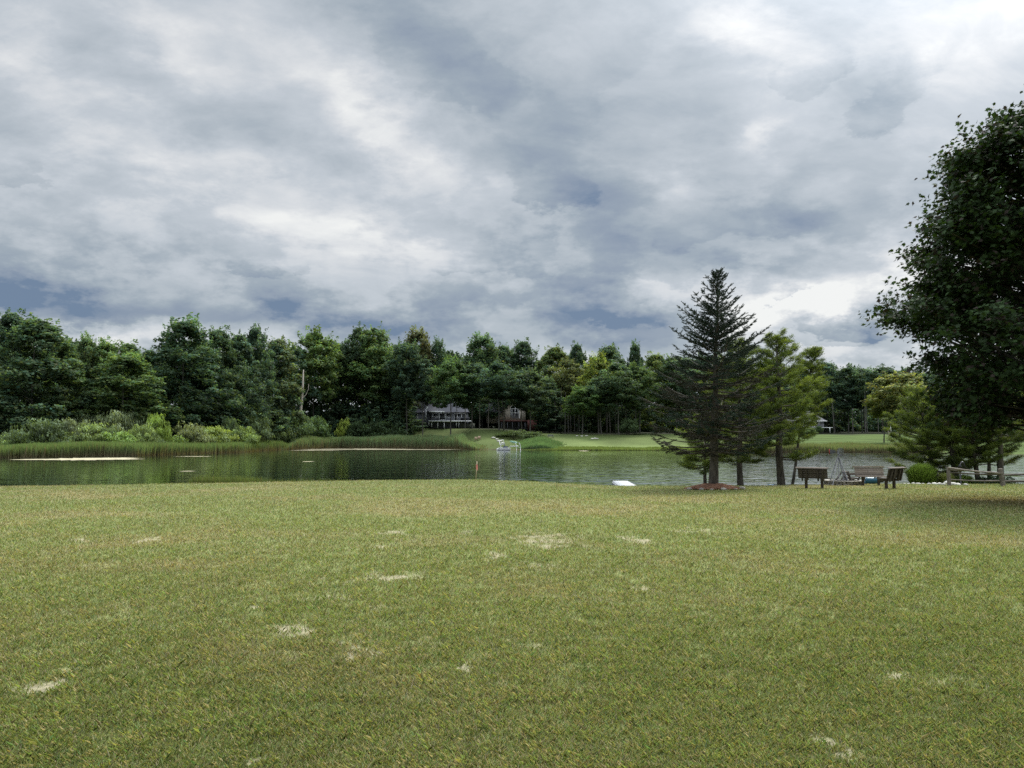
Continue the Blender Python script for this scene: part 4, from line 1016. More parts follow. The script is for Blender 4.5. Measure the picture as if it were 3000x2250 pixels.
def tuft(label, px, Y, top, wpx, n, tint, seed, name='ornamental_grass', arch=.85):
    rng = np.random.default_rng(seed); x = (px-1500)/2250*Y; z = float(ground(x, Y)); H = P(px, top, Y)[2]-z; R = wpx/2*Y/2250
    a = rng.uniform(0, 2*pi, n); r0 = rng.random(n)**.5*R*.3; l = rng.uniform(.6, 1.12, n)**1.3*H; out = rng.uniform(.1, arch, n)*R*.95; l *= 1-.35*(out/R)**2
    B = np.stack([np.cos(a)*r0, np.sin(a)*r0, 0*a], -1); dx = np.stack([np.cos(a), np.sin(a), 0*a], -1)
    S = np.stack([-np.sin(a), np.cos(a), 0*a], -1)*.006
    p1 = B+dx*(out*.3)[:, None]+np.c_[0*a, 0*a, l*.6]; p2 = B+dx*(out*.7)[:, None]+np.c_[0*a, 0*a, l*.95]; p3 = B+dx*(out*1.15)[:, None]+np.c_[0*a, 0*a, l*1.0]
    V = np.stack([B-S, B+S, p1+S, p2+S*.7, p3, p2-S*.7, p1-S], 1); c = np.array(tint)*rng.uniform(.55, 1.4, (n, 1)); C = np.repeat(c[:, None], 7, 1); C[:, :2] *= .4; C[:, 2] *= .7; C[:, 6] *= .7
    root = thing(name, label, 'ornamental grass', (x, Y, z-.03), 0, 'plants at the lake edge')
    mesh_np('blades', V, [np.arange(7*n).reshape(n, 7)], M['grass'], C.reshape(-1, 3), root)
tuft('large bright green arching ornamental grass clump right of the benches', 2693, 42.2, 1362, 100, 4500, (.3, .44, .09), 1)
tuft('small light green grass tuft between the big clump and the fence', 2765, 42.4, 1388, 56, 2000, (.4, .45, .14), 2)
shrub('yellow-green weedy bush behind the left half of the fence', 2815, 43.4, 1384, 90, 0, (.8, 1.0, .4), name='shrub', group='plants at the lake edge')
shrub('dark green juniper bush behind the right half of the fence', 2905, 42.6, 1386, 110, 1, (.2, .3, .26), name='shrub', group='plants at the lake edge')

def stake():
    b = hit(1394, 1405.5); t = P(1397.5, 1351, b[1]); root = thing('survey_stake', 'thin wooden survey stake with red ribbon at the lawn edge', 'stake', b)
    d = t-b; g = G(); g.beam((0, 0, -.1), d, .035, .03, up=(0, 1, 0)); g.obj('stake', M['lath'], root)
    g = G(); h = d[2]
    g.add([d*.8+(-.03, -.03, 0), d*.8+(.03, -.03, .05), d*.6+(.02, -.04, 0), d*.58+(-.03, -.04, 0)], [[0, 1, 2, 3]], (1, 1, 1))
    g.add([d*.78+(0, -.04, .03), d*.78+(.05, -.04, .0), d*.5+(.07, -.05, 0), d*.52+(.03, -.05, 0)], [[0, 1, 2, 3]], (1.3, 1.3, 1.3))
    g.beam(d*.78+(-.035, 0, 0), d*.78+(.035, 0, .01), .05, .05)
    g.obj('ribbon', M['ribbon'], root)
stake()
def dock():
    root = thing('dock', 'white floating dock panel reaching into the lake beyond the lawn', 'dock', (0, 0, 0))
    z = W+.42
    def at(px, py):
        d = ray(px, py); t = (z-CAMZ)/d[2]; return np.array([d[0]*t, d[1]*t, z])
    A, B_, Cc, D = at(1795, 1408.5), at(1838, 1408.5), at(1875, 1428), at(1818, 1428)
    g = G(); n = 14
    for k in range(n):
        t0, t1 = k/n, (k+.96)/n; q = [A+(D-A)*t0, B_+(Cc-B_)*t0, B_+(Cc-B_)*t1, A+(D-A)*t1]
        lo = [v-np.array([0, 0, .05]) for v in q]; g.add(q+lo, [[0, 3, 2, 1], [4, 5, 6, 7], [0, 1, 5, 4], [1, 2, 6, 5], [2, 3, 7, 6], [3, 0, 4, 7]], np.ones(3)*(.97+.04*(k % 2)))
    g.obj('deck', M['dock'], root)
    for p_ in (A+(D-A)*.05, B_+(Cc-B_)*.05, A+(D-A)*.5, B_+(Cc-B_)*.5):
        g = G(); g.tube([p_+(0, 0, -2.0), p_+(0, 0, -.051)], .03, 6); g.obj('leg', M['steel'], root)
    g = G(); g.beam(A+(0, 0, -.12), D+(0, 0, -.12), .05, .14, (.8, .8, .8)); g.beam(B_+(0, 0, -.12), Cc+(0, 0, -.12), .05, .14, (.8, .8, .8)); g.obj('side_rail', M['dock'], root)
dock()
def paddle():
    Y = 40.5; c = P(2282, 1419, Y); z = float(ground(c[0], Y)); root = thing('kayak_paddle', 'blue double-bladed paddle lying level behind the stout pine trunk', 'paddle', c)
    g = G(); g.tube([(-.3, 0, 0), (.3, -.0, 0)], .016, 6); g.obj('shaft', M['navy'], root)
    for s_, mt in ((-1, 'lblue'), (1, 'navy')):
        g = G(); th_ = np.linspace(0, 2*pi, 14, endpoint=False)
        V = np.stack([s_*.42+np.cos(th_)*.19, np.sin(th_)*.07, .02*np.cos(th_*2)-.0], -1)
        V2 = V-np.array([0, 0, .02]); n = 14; g.add(np.r_[V, V2], np.stack([np.arange(n), (np.arange(n)+1) % n, (np.arange(n)+1) % n+n, np.arange(n)+n], -1)); g.F.setdefault(n, []).append(np.array([np.arange(n)])); g.F[n].append(np.array([np.arange(n)[::-1]+n]))
        g.obj('blade', M[mt], root)
    g = G()
    for xx in (-.22, .25): g.tube([(xx, 0, z-c[2]-.1), (xx, 0, -.01)], .014, 5)
    g.obj('rest_peg', M['steel'], root)
paddle()
def barrel():
    Y = 40.2; c = P(2552, 1413, Y); z = float(ground(c[0], Y)); root = thing('barrel', 'blue plastic barrel lying on its side beneath the facing bench', 'barrel', (c[0], Y, z+.24))
    g = G(); g.tube([(-.34, 0, 0), (-.3, 0, 0), (-.15, 0, 0), (0, 0, 0), (.15, 0, 0), (.28, 0, 0), (.32, 0, 0)], [.15, .18, .19, .18, .19, .18, .15], 18); g.obj('drum', M['blue'], root, True)
    g = G(); g.tube([(.32, 0, 0), (.36, 0, 0)], .2, 18); g.obj('end_ring', M['white'], root)
    g = G(); g.tube([(.36, 0, .02), (.62, 0, .0)], [.13, .1], 12); g.obj('spigot', M['dark'], root)
    b2 = thing('rowboat', 'upturned white dinghy hull partly hidden behind the fire pit', 'boat', (P(2490, 1413, 41)[0], 41, float(ground(P(2490, 1413, 41)[0], 41))+.05), rad(8))
    g = G(); xs = np.linspace(-1, 1, 13); pr = []
    for x_ in xs:
        w_ = .52*(1-abs(x_)**3)**.5+.02; h_ = .32*(1-abs(x_)**4)**.5+.02
        pr.append([(x_*1.3, w_*cos(t), h_*sin(t)) for t in np.linspace(0, pi, 9)])
    V = np.array(pr).reshape(-1, 3); i = np.arange(12)[:, None]*9; j = np.arange(8)[None]
    g.add(V, np.stack([i+j, i+j+1, i+10+j, i+9+j], -1).reshape(-1, 4)); g.obj('hull', M['white'], b2, True)
    g = G(); g.beam((-1.2, 0, .31), (1.2, 0, .31), .04, .05); g.obj('keel', M['white'], b2)
barrel()

# ------------------------------------------------------------------ far shore buildings
def bld(Y, px0):
    s = Y/2250
    return s, (lambda px, py, d=0.: np.array([(px-px0)*s, d, (1280-py)*s+CAMZ]))
def boxpx(g, q, x0, x1, y0, y1, d0, d1, col=(1, 1, 1)):
    a = q(x0, y1, d0); b = q(x1, y0, d1); g.box((a+b)/2, np.abs(b-a), col=col)
def window(root, q, x0, x1, y0, y1, d, name='window', mull=0, bar=1.0):
    g = G(); t = .13; a, b = q(x0, y1, d), q(x1, y0, d)
    for c, dm in ((((a[0]+b[0])/2, d, a[2]), (b[0]-a[0]+t, .14, t)), (((a[0]+b[0])/2, d, b[2]), (b[0]-a[0]+t, .14, t)), ((a[0], d, (a[2]+b[2])/2), (t, .12, b[2]-a[2])), ((b[0], d, (a[2]+b[2])/2), (t, .12, b[2]-a[2]))): g.box(c, dm)
    for k in range(mull): g.box((a[0]+(b[0]-a[0])*(k+1)/(mull+1), d, (a[2]+b[2])/2), (t*.8, .1, b[2]-a[2]))
    f = g.obj(name, M['white'], root)
    g = G(); g.box(((a[0]+b[0])/2, d+.05, (a[2]+b[2])/2), (b[0]-a[0]-t*.6, .05, b[2]-a[2]-t*.6)); g.obj('pane', M['glass'], f)
def grey_house():
    Y = 252.; px0 = 1285; s, q = bld(Y, px0)
    root = thing('house', 'long grey house with white-trimmed windows and raised deck on the far shore', 'house', ((px0-1500)*s, Y, 0))
    g = G(); boxpx(g, q, 1263, 1369, 1207, 1262, 0, 9); boxpx(g, q, 1197, 1263, 1208, 1252, 1.5, 9, (.9, .9, .95)); g.obj('wall', M['siding'], root)
    g = G()
    def roofpx(x0, x1, e, r, d0, d1, inset=4):
        a, b, c, d = q(x0, e, d0), q(x1, e, d0), q(x1-inset, r, (d0+d1)/2), q(x0+inset, r, (d0+d1)/2); e1, e2 = q(x1, e, d1), q(x0, e, d1)
        g.add([a, b, c, d, e1, e2], [[0, 1, 2, 3], [4, 5, 3, 2]]); g.add([b, e1, c, a, d, e2], [[0, 1, 2], [3, 4, 5]])
    roofpx(1260, 1373, 1207.5, 1180, -1, 10, 14); roofpx(1194, 1266, 1208, 1174, .8, 11, 10); roofpx(1250, 1272, 1204, 1166, 0.2, 10, 3)
    g.obj('roof', M['roof'], root)
    g = G(); g.beam(q(1258, 1206.5, -1.05), q(1303, 1206.5, -1.05), .12, .3); g.beam(q(1248, 1192.5, .5), q(1254, 1192.5, .5), .12, .2); g.beam(q(1248, 1196, .45), q(1247, 1232, .45), .12, .22); g.beam(q(1222.5, 1208, 1.4), q(1222.5, 1236, 1.4), .12, .25); g.beam(q(1254, 1193, .4), q(1248, 1199, .4), .1, .2); g.obj('trim', M['white'], root)
    window(root, q, 1268, 1284, 1210, 1221.5, -.06, mull=0); window(root, q, 1288, 1304, 1210.5, 1230, -.06, name='door'); window(root, q, 1307, 1321, 1210, 1222, -.06)
    window(root, q, 1331, 1340, 1211, 1231, -.06, name='door'); window(root, q, 1341, 1352, 1211, 1222.5, -.06); window(root, q, 1353, 1364, 1211, 1223, -.06)
    window(root, q, 1211, 1218, 1210, 1235, 1.42, name='door')
    g = G(); boxpx(g, q, 1260, 1384, 1233.2, 1236.6, -4.4, -.02); g.obj('deck', M['white'], root)
    g = G(); boxpx(g, q, 1352, 1378, 1223.5, 1232, -4.3, -4.2, (.3, .3, .35)); g.obj('railing', M['siding'], root)
    for px, py in ((1261, 1243), (1269, 1247), (1286.5, 1251), (1305, 1257), (1323, 1256), (1340, 1248), (1347, 1251)):
        g = G(); boxpx(g, q, px-.9, px+.9, 1236.6, py+4, -4.2, -4.0); g.obj('post', M['white'], root)
    g = G(); boxpx(g, q, 1350, 1390, 1241, 1256, -3.5, 3, (.35, .4, .35)); g.obj('retaining_wall', M['stone'], root)
grey_house()
def cream_house():
    Y = 264.; px0 = 1490; s, q = bld(Y, px0)
    root = thing('house', 'cream house with tall arched window and red brown deck behind the trees', 'house', ((px0-1500)*s, Y, 0))
    g = G(); boxpx(g, q, 1424, 1462, 1210, 1240, 2, 10); boxpx(g, q, 1476, 1540, 1200, 1236, 0, 10); boxpx(g, q, 1462, 1476, 1206, 1236, 1.2, 10, (.8, .75, .7)); g.obj('wall', M['cream'], root)
    g = G(); a, b, c = q(1476, 1200, 0), q(1540, 1200, 0), q(1508, 1168, 0); g.add([a, b, c, a+(0, 10, 0), b+(0, 10, 0), c+(0, 10, 0)], [[0, 1, 2], [3, 5, 4]]); g.obj('gable', M['cream'], root)
    g = G(); ov = np.array([0, -.6, 0]); a, b, c = q(1470, 1204, 0)+ov, q(1546, 1204, 0)+ov, q(1508, 1165, 0)+ov; L = np.array([0, 11, 0])
    g.add([a, c, c+L, a+L], [[0, 1, 2, 3]]); g.add([c, b, b+L, c+L], [[0, 1, 2, 3]]); boxpx(g, q, 1420, 1474, 1207, 1210, 1, 10); a, b = q(1420, 1207, 1), q(1474, 1207, 1); g.add([a, b, b+(0, 5, 3.5), a+(0, 5, 3.5)], [[0, 1, 2, 3]])
    g.obj('roof', M['roof'], root)
    g = G(); arch = [q(1508+13*cos(t), 1198-11*sin(t), -.04) for t in np.linspace(0, pi, 13)]; base = [q(1495, 1226, -.04), q(1521, 1226, -.04)]
    g.add(np.array([base[1]]+arch+[base[0]]), [list(range(15))]); pane = g.obj('arched_pane', M['glass'], root)
    g = G(); g.tube([v+(0, -.05, 0) for v in [base[1]]+arch+[base[0]]], .1, 4)
    for xx in (1500, 1509, 1518): boxpx(g, q, xx-.7, xx+.7, 1190 if xx == 1509 else 1196, 1226, -.13, -.09)
    for yy in (1198, 1210): boxpx(g, q, 1495, 1521, yy-.6, yy+.6, -.18, -.135)
    g.obj('window', M['white'], root)
    g = G(); boxpx(g, q, 1462, 1545, 1232, 1236, -3.4, -.02, (1.2, 1.2, 1.2)); boxpx(g, q, 1545, 1600, 1232, 1259, -3.6, -3.3)
    for k in range(28): boxpx(g, q, 1545.5+k*1.95, 1546.9+k*1.95, 1231, 1259.5, -3.75, -3.62, (1.5, 1.4, 1.4))
    g.obj('deck', M['redwood'], root)
    g = G(); boxpx(g, q, 1464, 1500, 1223.5, 1224.6, -3.3, -3.2)
    for k in range(18): boxpx(g, q, 1465+k*2, 1465.5+k*2, 1224.6, 1232, -3.3, -3.2)
    g.obj('railing', M['brownwall'], root)
    g = G(); boxpx(g, q, 1465, 1545, 1236.5, 1268, -.5, 8, (.35, .38, .42)); g.obj('basement_wall', M['stone'], root)
    for px in (1470, 1487, 1501, 1520, 1538):
        g = G(); boxpx(g, q, px-.6, px+.6, 1236, 1264, -3.2, -3.0); g.obj('post', M['siding'], root)
cream_house()
def right_house():
    Y = 238.; px0 = 2370; s, q = bld(Y, px0)
    root = thing('house', 'small dark house with steep grey hip roof and white deck, far right shore', 'house', ((px0-1500)*s, Y, 0))
    g = G(); boxpx(g, q, 2328, 2413, 1233, 1270, 0, 8); g.obj('wall', M['siding'], root)
    g = G(); a, b, c, d = q(2322, 1233.5, -.8), q(2419, 1233.5, -.8), q(2419, 1233.5, 9), q(2322, 1233.5, 9); e, f = q(2350, 1203, 4), q(2385, 1203, 4)
    g.add([a, b, f, e, c, d], [[0, 1, 2, 3], [4, 5, 3, 2]]); g.add([b, c, f, d, a, e], [[0, 1, 2], [3, 4, 5]]); g.obj('roof', M['roof'], root)
    g = G(); g.box(q(2368, 1199.5, 4), (1.1, 1, 1)); g.obj('chimney', M['brownwall'], root)
    g = G(); g.beam(q(2342, 1233.8, -.9), q(2419, 1233.8, -.9), .1, .22); boxpx(g, q, 2351, 2352.5, 1235, 1250, -.3, -.1); boxpx(g, q, 2376, 2378, 1235, 1250, -.3, -.1); g.obj('trim', M['white'], root)
    window(root, q, 2334, 2340, 1236, 1243, -.06); window(root, q, 2355, 2362, 1235.5, 1247, -.06, name='door'); window(root, q, 2367, 2373, 1235.5, 1243, -.06); window(root, q, 2388, 2398, 1236, 1243, -.06)
    g = G(); boxpx(g, q, 2330, 2380, 1250.5, 1252.5, -3, -.02); boxpx(g, q, 2400, 2428, 1252.3, 1254, -2.6, -.05); g.obj('deck', M['white'], root)
    g = G()
    for k in range(10): boxpx(g, q, 2352+k*2.6, 2352.8+k*2.6, 1244.5, 1250.3, -2.9, -2.8)
    boxpx(g, q, 2352, 2378, 1243.6, 1244.6, -2.95, -2.75); g.obj('railing', M['white'], root)
    for px in (2335, 2364, 2378, 2419):
        g = G(); boxpx(g, q, px-.8, px+.8, 1252.6, 1268, -2.8, -2.6); g.obj('post', M['white'], root)
right_house()
def flagpole():
    Y = 218.; x = (2608-1500)/2250*Y; z = float(ground(x, Y)); h = P(2608, 1245, Y)[2]-z
    root = thing('flagpole', 'white flagpole with limp flag on the striped lawn', 'flagpole', (x, Y, z))
    g = G(); g.tube([(0, 0, -.2), (0, 0, h)], [.11, .07], 6); g.lathe([(.001, h+.2), (.12, h+.1), (.001, h)], 8); g.obj('pole', M['white'], root)
    g = G(); n = 6
    for k in range(n):
        a, b = k/n, (k+1)/n; x0, x1 = -.05-.75*a, -.05-.75*b; zo = h-.8
        g.add([(x0, .12*sin(a*9), zo-a*.6), (x1, .12*sin(b*9), zo-b*.6), (x1, .12*sin(b*9), zo-1.5-b*.9), (x0, .12*sin(a*9), zo-1.3-a*.9)], [[0, 1, 2, 3]], (.8, .8-.5*(k % 2), .85-.5*(k % 2)))
    g.obj('flag', M['white'], root)
flagpole()
def shore_things():
    Y = 188.; s = Y/2250
    x0 = (1477-1500)*s
    root = thing('pontoon_raft', 'white raft with slanted rectangular frame moored at the far shore', 'raft', (x0, Y, W))
    L = lambda px, py, d=0: np.array([(px-1477)*s, d, max((1319.5-py)*s, -.2)])
    for d in (-.8, .8):
        g = G(); g.tube([L(1455, 1317.5, d), L(1459, 1317, d), L(1492, 1317, d), L(1496, 1316.5, d)], [.1, .22, .22, .1], 8); g.obj('pontoon', M['white'], root, True)
    g = G(); g.box(L(1478, 1313, 0), (3.0, 2, .1)); g.obj('deck', M['white'], root)
    g = G(); g.box(L(1481, 1310.8, -.3), (1.3, .9, .35), col=(1, 1, 1)); g.obj('cushion', M['navy'], root)
    g = G(); c = [L(1465, 1304), L(1462.5, 1289.5), L(1474, 1289.5), L(1479, 1302), L(1465, 1303.5)]; g.tube(c, .09, 6)
    for a, b in (((1467, 1304), (1468, 1313)), ((1478, 1303), (1480, 1313)), ((1467, 1299.5), (1478, 1299.5))): g.tube([L(*a), L(*b)], .08, 5)
    g.obj('frame', M['white'], root)
    root = thing('boat_rack', 'white curved-pipe dock rack right of the raft at the far shore', 'dock rack', (x0, Y, W))
    g = G(); g.box(L(1504, 1308.5, 0), (1.9, 1.2, .16)); g.obj('platform', M['white'], root)
    for d in (-.5, .5):
        g = G(); g.tube([L(1513, 1319, d), L(1514, 1309, d), L(1510, 1298, d)], .055, 5); g.obj('leg', M['white'], root)
        g = G(); g.tube([L(1525, 1320, d), L(1524.5, 1306, d), L(1520, 1297.5, d)], .055, 5); g.obj('leg', M['white'], root)
        g = G(); g.tube([L(1499, 1308, d), L(1518, 1307.5, d), L(1523, 1314, d)], .055, 5); g.obj('rail', M['white'], root)
    root = thing('kayak', 'pale green kayak lying tilted on the white rack', 'kayak', (x0, Y, W))
    g = G(); a, b = L(1493, 1294), L(1517, 1298.5); t = np.linspace(0, 1, 9)[:, None]; g.tube(a+(b-a)*t, .22*np.sqrt(np.clip(np.sin(t[:, 0]*pi), .03, 1)), 8); g.obj('hull', M['green'], root, True)
    g = G(); g.tube([(a+b)/2+(-.3, 0, .1), (a+b)/2+(.3, 0, .08)], .14, 8); g.obj('cockpit', M['dark'], root)
    for k, (px, lb) in enumerate(((1107, 'left one of two tan lawn chairs facing the lake on the far bank'), (1116, 'x'))): pass
    for px, lb in ((1394.5, 'left tan wooden lawn chair of the pair on the far bank'), (1404, 'right tan wooden lawn chair of the pair on the far bank')):
        Yc_ = 208.; x = (px-1500)/2250*Yc_; root = thing('lawn_chair', lb, 'chair', (x, Yc_, float(ground(x, Yc_))), 0, 'tan lawn chairs on the far bank')
        g = G()
        for k in range(4): g.beam((-.24+k*.16, .1, .3), (-.26+k*.175, .4, 1.05), .14, .03, up=(0, 1, 0))
        g.obj('backrest', M['chairwood'], root)
        g = G(); g.box((0, -.1, .34), (.6, .55, .05), np.array(Matrix.Rotation(rad(-8), 3, 'X'))); g.obj('seat', M['chairwood'], root)
        for sx_ in (-.36, .36):
            g = G(); g.box((sx_, -.1, .58), (.13, .7, .04)); g.obj('armrest', M['chairwood'], root)
            g = G(); g.box((sx_, -.35, .28), (.06, .1, .56)); g.box((sx_, .25, .28), (.06, .1, .56)); g.obj('leg', M['chairwood'], root)
    root = None
    # garden bench and other small things on the far bank
    Yc_ = 212.; x = (1613-1500)/2250*Yc_; root = thing('garden_bench', 'blue-grey garden seat on the far lawn right of the reeds', 'bench', (x, Yc_, float(ground(x, Yc_))), rad(15))
    g = G(); g.box((0, 0, .45), (1.5, .5, .06)); g.obj('seat', M['siding'], root)
    g = G()
    for k in range(3): g.box((0, .25, .62+k*.16), (1.5, .04, .11))
    g.obj('backrest', M['siding'], root)
    for sx_ in (-.7, .7):
        g = G(); g.box((sx_, -.2, .33), (.07, .07, .68)); g.box((sx_, .22, .5), (.07, .07, 1.0)); g.box((sx_, 0, .68), (.08, .5, .05)); g.obj('leg', M['siding'], root)
    for k, (px, Yr, s_, lb) in enumerate([(1446, 210, .55, 'long low rock at the top of the cream house bank'), (1456, 208, .45, 'middle rock of the row sloping to the raft'), (1464, 205, .55, 'bright white rock just above the raft'), (1472, 202, .35, 'lowest small rock of the row above the raft'),
            (1393, 203, .4, 'pale flat rock at the right end of the reed bed'), (1372, 208, .35, 'pale rock uphill at the right end of the reed bed'),
            (1735, 210, .45, 'grey rock at the left of the far fire ring'), (1742, 211, .35, 'dark rock in the middle of the far fire ring'), (1748, 210, .4, 'pale rock at the right of the far fire ring'),
            (1690, 216, .3, 'small pale rock left of the thin young tree foot'), (1704, 215, .4, 'white rock at the foot of the thin young tree'), (1718, 216, .35, 'pale rock right of the thin young tree foot'),
            (2566, 172, .35, 'white rock on the right shore under the striped lawn'), (2600, 174, .3, 'smaller white rock on the right shore near the loungers')]):
        x = (px-1500)/2250*Yr; rock('bank_rock', lb, (x, Yr, float(ground(x, Yr))), s_*1.1, 140+k, 'rocks on the far bank', flat=.45)
    for px, lb in ((2615, 'left white lounge chair at the far right water edge'), (2628, 'right white lounge chair at the far right water edge')):
        Yc_ = 170.; x = (px-1500)/2250*Yc_; root = thing('lounge_chair', lb, 'chair', (x, Yc_, max(float(ground(x, Yc_)), W+.1)), rad(30), 'white lounge chairs on the right shore')
        g = G(); g.beam((-.5, 0, .35), (.3, 0, .3), .6, .06); g.obj('seat', M['white'], root)
        g = G(); g.beam((-.5, 0, .35), (-.95, 0, 1.1), .6, .06, up=(0, 0, 1)); g.obj('backrest', M['white'], root)
        g = G(); g.box((-.4, 0, .15), (.06, .56, .34)); g.box((.2, 0, .13), (.06, .56, .3)); g.obj('leg', M['white'], root)
shore_things()

# ------------------------------------------------------------------ world
wd = bpy.data.worlds.new('World'); SC.world = wd; wd.use_nodes = True
nt = wd.node_tree; nt.nodes.clear(); ln = nt.links
SUN_EL, SUN_AZ = rad(52), rad(38)
sky = N_(nt, 'ShaderNodeTexSky'); sky.sky_type = 'NISHITA'; sky.sun_disc = False; sky.sun_elevation = SUN_EL; sky.sun_rotation = SUN_AZ
tc = N_(nt, 'ShaderNodeTexCoord'); sep = N_(nt, 'ShaderNodeSeparateXYZ'); ln.new(tc.outputs['Generated'], sep.inputs[0])
X, Y_, Z_ = sep.outputs
az = mathn('ARCTAN2', X, Y_); el = mathn('ARCSINE', Z_)
zz = mathn('ADD', mathn('MAXIMUM', Z_, 0.0), .16)
cmb = N_(nt, 'ShaderNodeCombineXYZ'); ln.new(mathn('DIVIDE', X, zz), cmb.inputs[0]); ln.new(mathn('DIVIDE', Y_, zz), cmb.inputs[1])
cl = cmb.outputs[0]
mp = N_(nt, 'ShaderNodeMapping'); mp.inputs['Rotation'].default_value = (0, 0, rad(-32)); mp.inputs['Scale'].default_value = (.55, 1.5, 1); ln.new(cl, mp.inputs[0])
# warp
nw = N_(nt, 'ShaderNodeTexNoise'); nw.inputs['Scale'].default_value = 1.1; nw.inputs['Detail'].default_value = 3; ln.new(cl, nw.inputs['Vector'])
vm = N_(nt, 'ShaderNodeVectorMath'); vm.operation = 'MULTIPLY_ADD'; ln.new(nw.outputs['Color'], vm.inputs[0]); vm.inputs[1].default_value = (.6, .6, 0); ln.new(mp.outputs[0], vm.inputs[2])
z2 = mathn('ADD', mathn('MAXIMUM', Z_, 0.0), .45); cm2 = N_(nt, 'ShaderNodeCombineXYZ'); ln.new(mathn('DIVIDE', X, z2), cm2.inputs[0]); ln.new(mathn('DIVIDE', Y_, z2), cm2.inputs[1])
mp2 = N_(nt, 'ShaderNodeMapping'); mp2.inputs['Rotation'].default_value = (0, 0, rad(-36)); mp2.inputs['Scale'].default_value = (.8, 1.35, 1); ln.new(cm2.outputs[0], mp2.inputs[0])
vm2 = N_(nt, 'ShaderNodeVectorMath'); vm2.operation = 'MULTIPLY_ADD'; ln.new(nw.outputs['Color'], vm2.inputs[0]); vm2.inputs[1].default_value = (.35, .35, 0); ln.new(mp2.outputs[0], vm2.inputs[2])
n1 = noise(.95, vm.outputs[0], 7, .52); 
n2 = noise(5.5, vm2.outputs[0], 11, .6)
# billowy lower clouds in azimuth/elevation space
c2 = N_(nt, 'ShaderNodeCombineXYZ'); ln.new(mathn('MULTIPLY', az, 1.0), c2.inputs[0]); ln.new(mathn('MULTIPLY', el, 2.0), c2.inputs[1])
n3 = noise(6.0, c2.outputs[0], 10, .6)
ms = N_(nt, 'ShaderNodeMapRange'); ms.interpolation_type = 'SMOOTHSTEP'; ms.inputs[1].default_value = .42; ms.inputs[2].default_value = .56; ln.new(n3, ms.inputs[0]); n3 = ms.outputs[0]
lowm = mathn('MULTIPLY_ADD', el, -3.2, 1.25)
lc = N_(nt, 'ShaderNodeClamp'); ln.new(lowm, lc.inputs[0])
v = mathn('ADD', mathn('MULTIPLY', mathn('SUBTRACT', n1, .5), .5), mathn('MULTIPLY', mathn('SUBTRACT', n2, .5), .8))
v = mathn('MULTIPLY', v, mathn('SUBTRACT', 1.0, mathn('MULTIPLY', lc.outputs[0], .55)))
v = mathn('ADD', v, mathn('MULTIPLY', mathn('MULTIPLY', mathn('SUBTRACT', n3, .5), .42), mathn('ADD', mathn('MULTIPLY', lc.outputs[0], .8), .12)))
v = mathn('ADD', v, .6)
# large cloud masses placed in the sky by direction
BLOB = [ # px,py,sx,sy,rot,amp
 (530,190,170,60,30,.32),(60,200,110,50,55,.22),(800,150,220,70,25,.10),(1130,400,210,60,38,.42),(330,380,220,50,15,.22),(900,560,260,45,18,.20),(1000,690,330,50,8,.22),
 (620,330,260,55,18,-.22),(1250,120,260,80,28,-.24),(1500,330,220,90,40,-.24),(300,60,160,50,30,-.10),(1800,300,150,150,0,-.12),(1950,650,300,80,8,-.26),(1700,560,110,55,20,-.18),
 (2250,480,160,170,0,-.10),(2150,70,170,55,10,.42),(2600,120,250,70,0,.2),(2900,60,200,120,0,.2),(2560,290,90,60,20,-.22),(2230,375,50,45,0,.35),(2350,545,80,30,10,.28),(2000,510,50,40,0,.18),
 (2420,900,230,50,0,.52),(2250,860,200,40,-5,.25),(2480,960,70,28,0,-.34),(2330,955,60,20,0,-.28),(150,890,330,42,2,-.5),(60,800,220,60,10,-.22),(450,800,330,60,6,-.12),(250,975,170,28,0,.36),
 (900,930,420,50,3,-.30),(1500,960,420,55,0,-.2),(1350,945,100,30,0,.16),(1550,740,150,60,25,-.2),(1780,860,150,50,10,-.26),(1950,800,90,30,0,.30),(1620,680,90,35,30,.18),(1750,930,200,25,0,-.2),(2680,700,150,200,0,.12),(700,760,90,25,15,-.14)]
wn = N_(nt, 'ShaderNodeTexNoise'); wn.inputs['Scale'].default_value = 6.5; wn.inputs['Detail'].default_value = 10; wn.inputs['Roughness'].default_value = .63; ln.new(c2.outputs[0], wn.inputs['Vector'])
wsp = N_(nt, 'ShaderNodeSeparateColor'); ln.new(wn.outputs['Color'], wsp.inputs[0])
azw = mathn('ADD', az, mathn('MULTIPLY', mathn('SUBTRACT', wsp.outputs[0], .5), .22)); elw = mathn('ADD', el, mathn('MULTIPLY', mathn('SUBTRACT', wsp.outputs[1], .5), .13))
CRISP = [(1600,560,135,75,0,-.16),(1880,720,300,75,6,-.13),(1530,735,120,70,20,-.13),(1760,875,170,70,12,-.13),(1700,965,260,55,0,-.06),(2480,965,85,38,0,-.3),(2390,1000,110,26,0,-.2),(2272,858,30,16,0,-.22),(720,762,85,26,12,-.11),(885,778,45,18,0,-.11),(50,480,60,28,30,-.1),(1350,770,60,20,0,-.1),(1820,980,120,60,0,-.1),(1050,905,330,60,0,-.1),(300,870,420,55,0,-.1),(2150,640,200,60,0,-.1),(1250,140,260,110,25,-.07),(2620,300,90,70,0,-.12),(2380,180,90,60,30,-.1),(1700,200,180,150,0,-.07)]
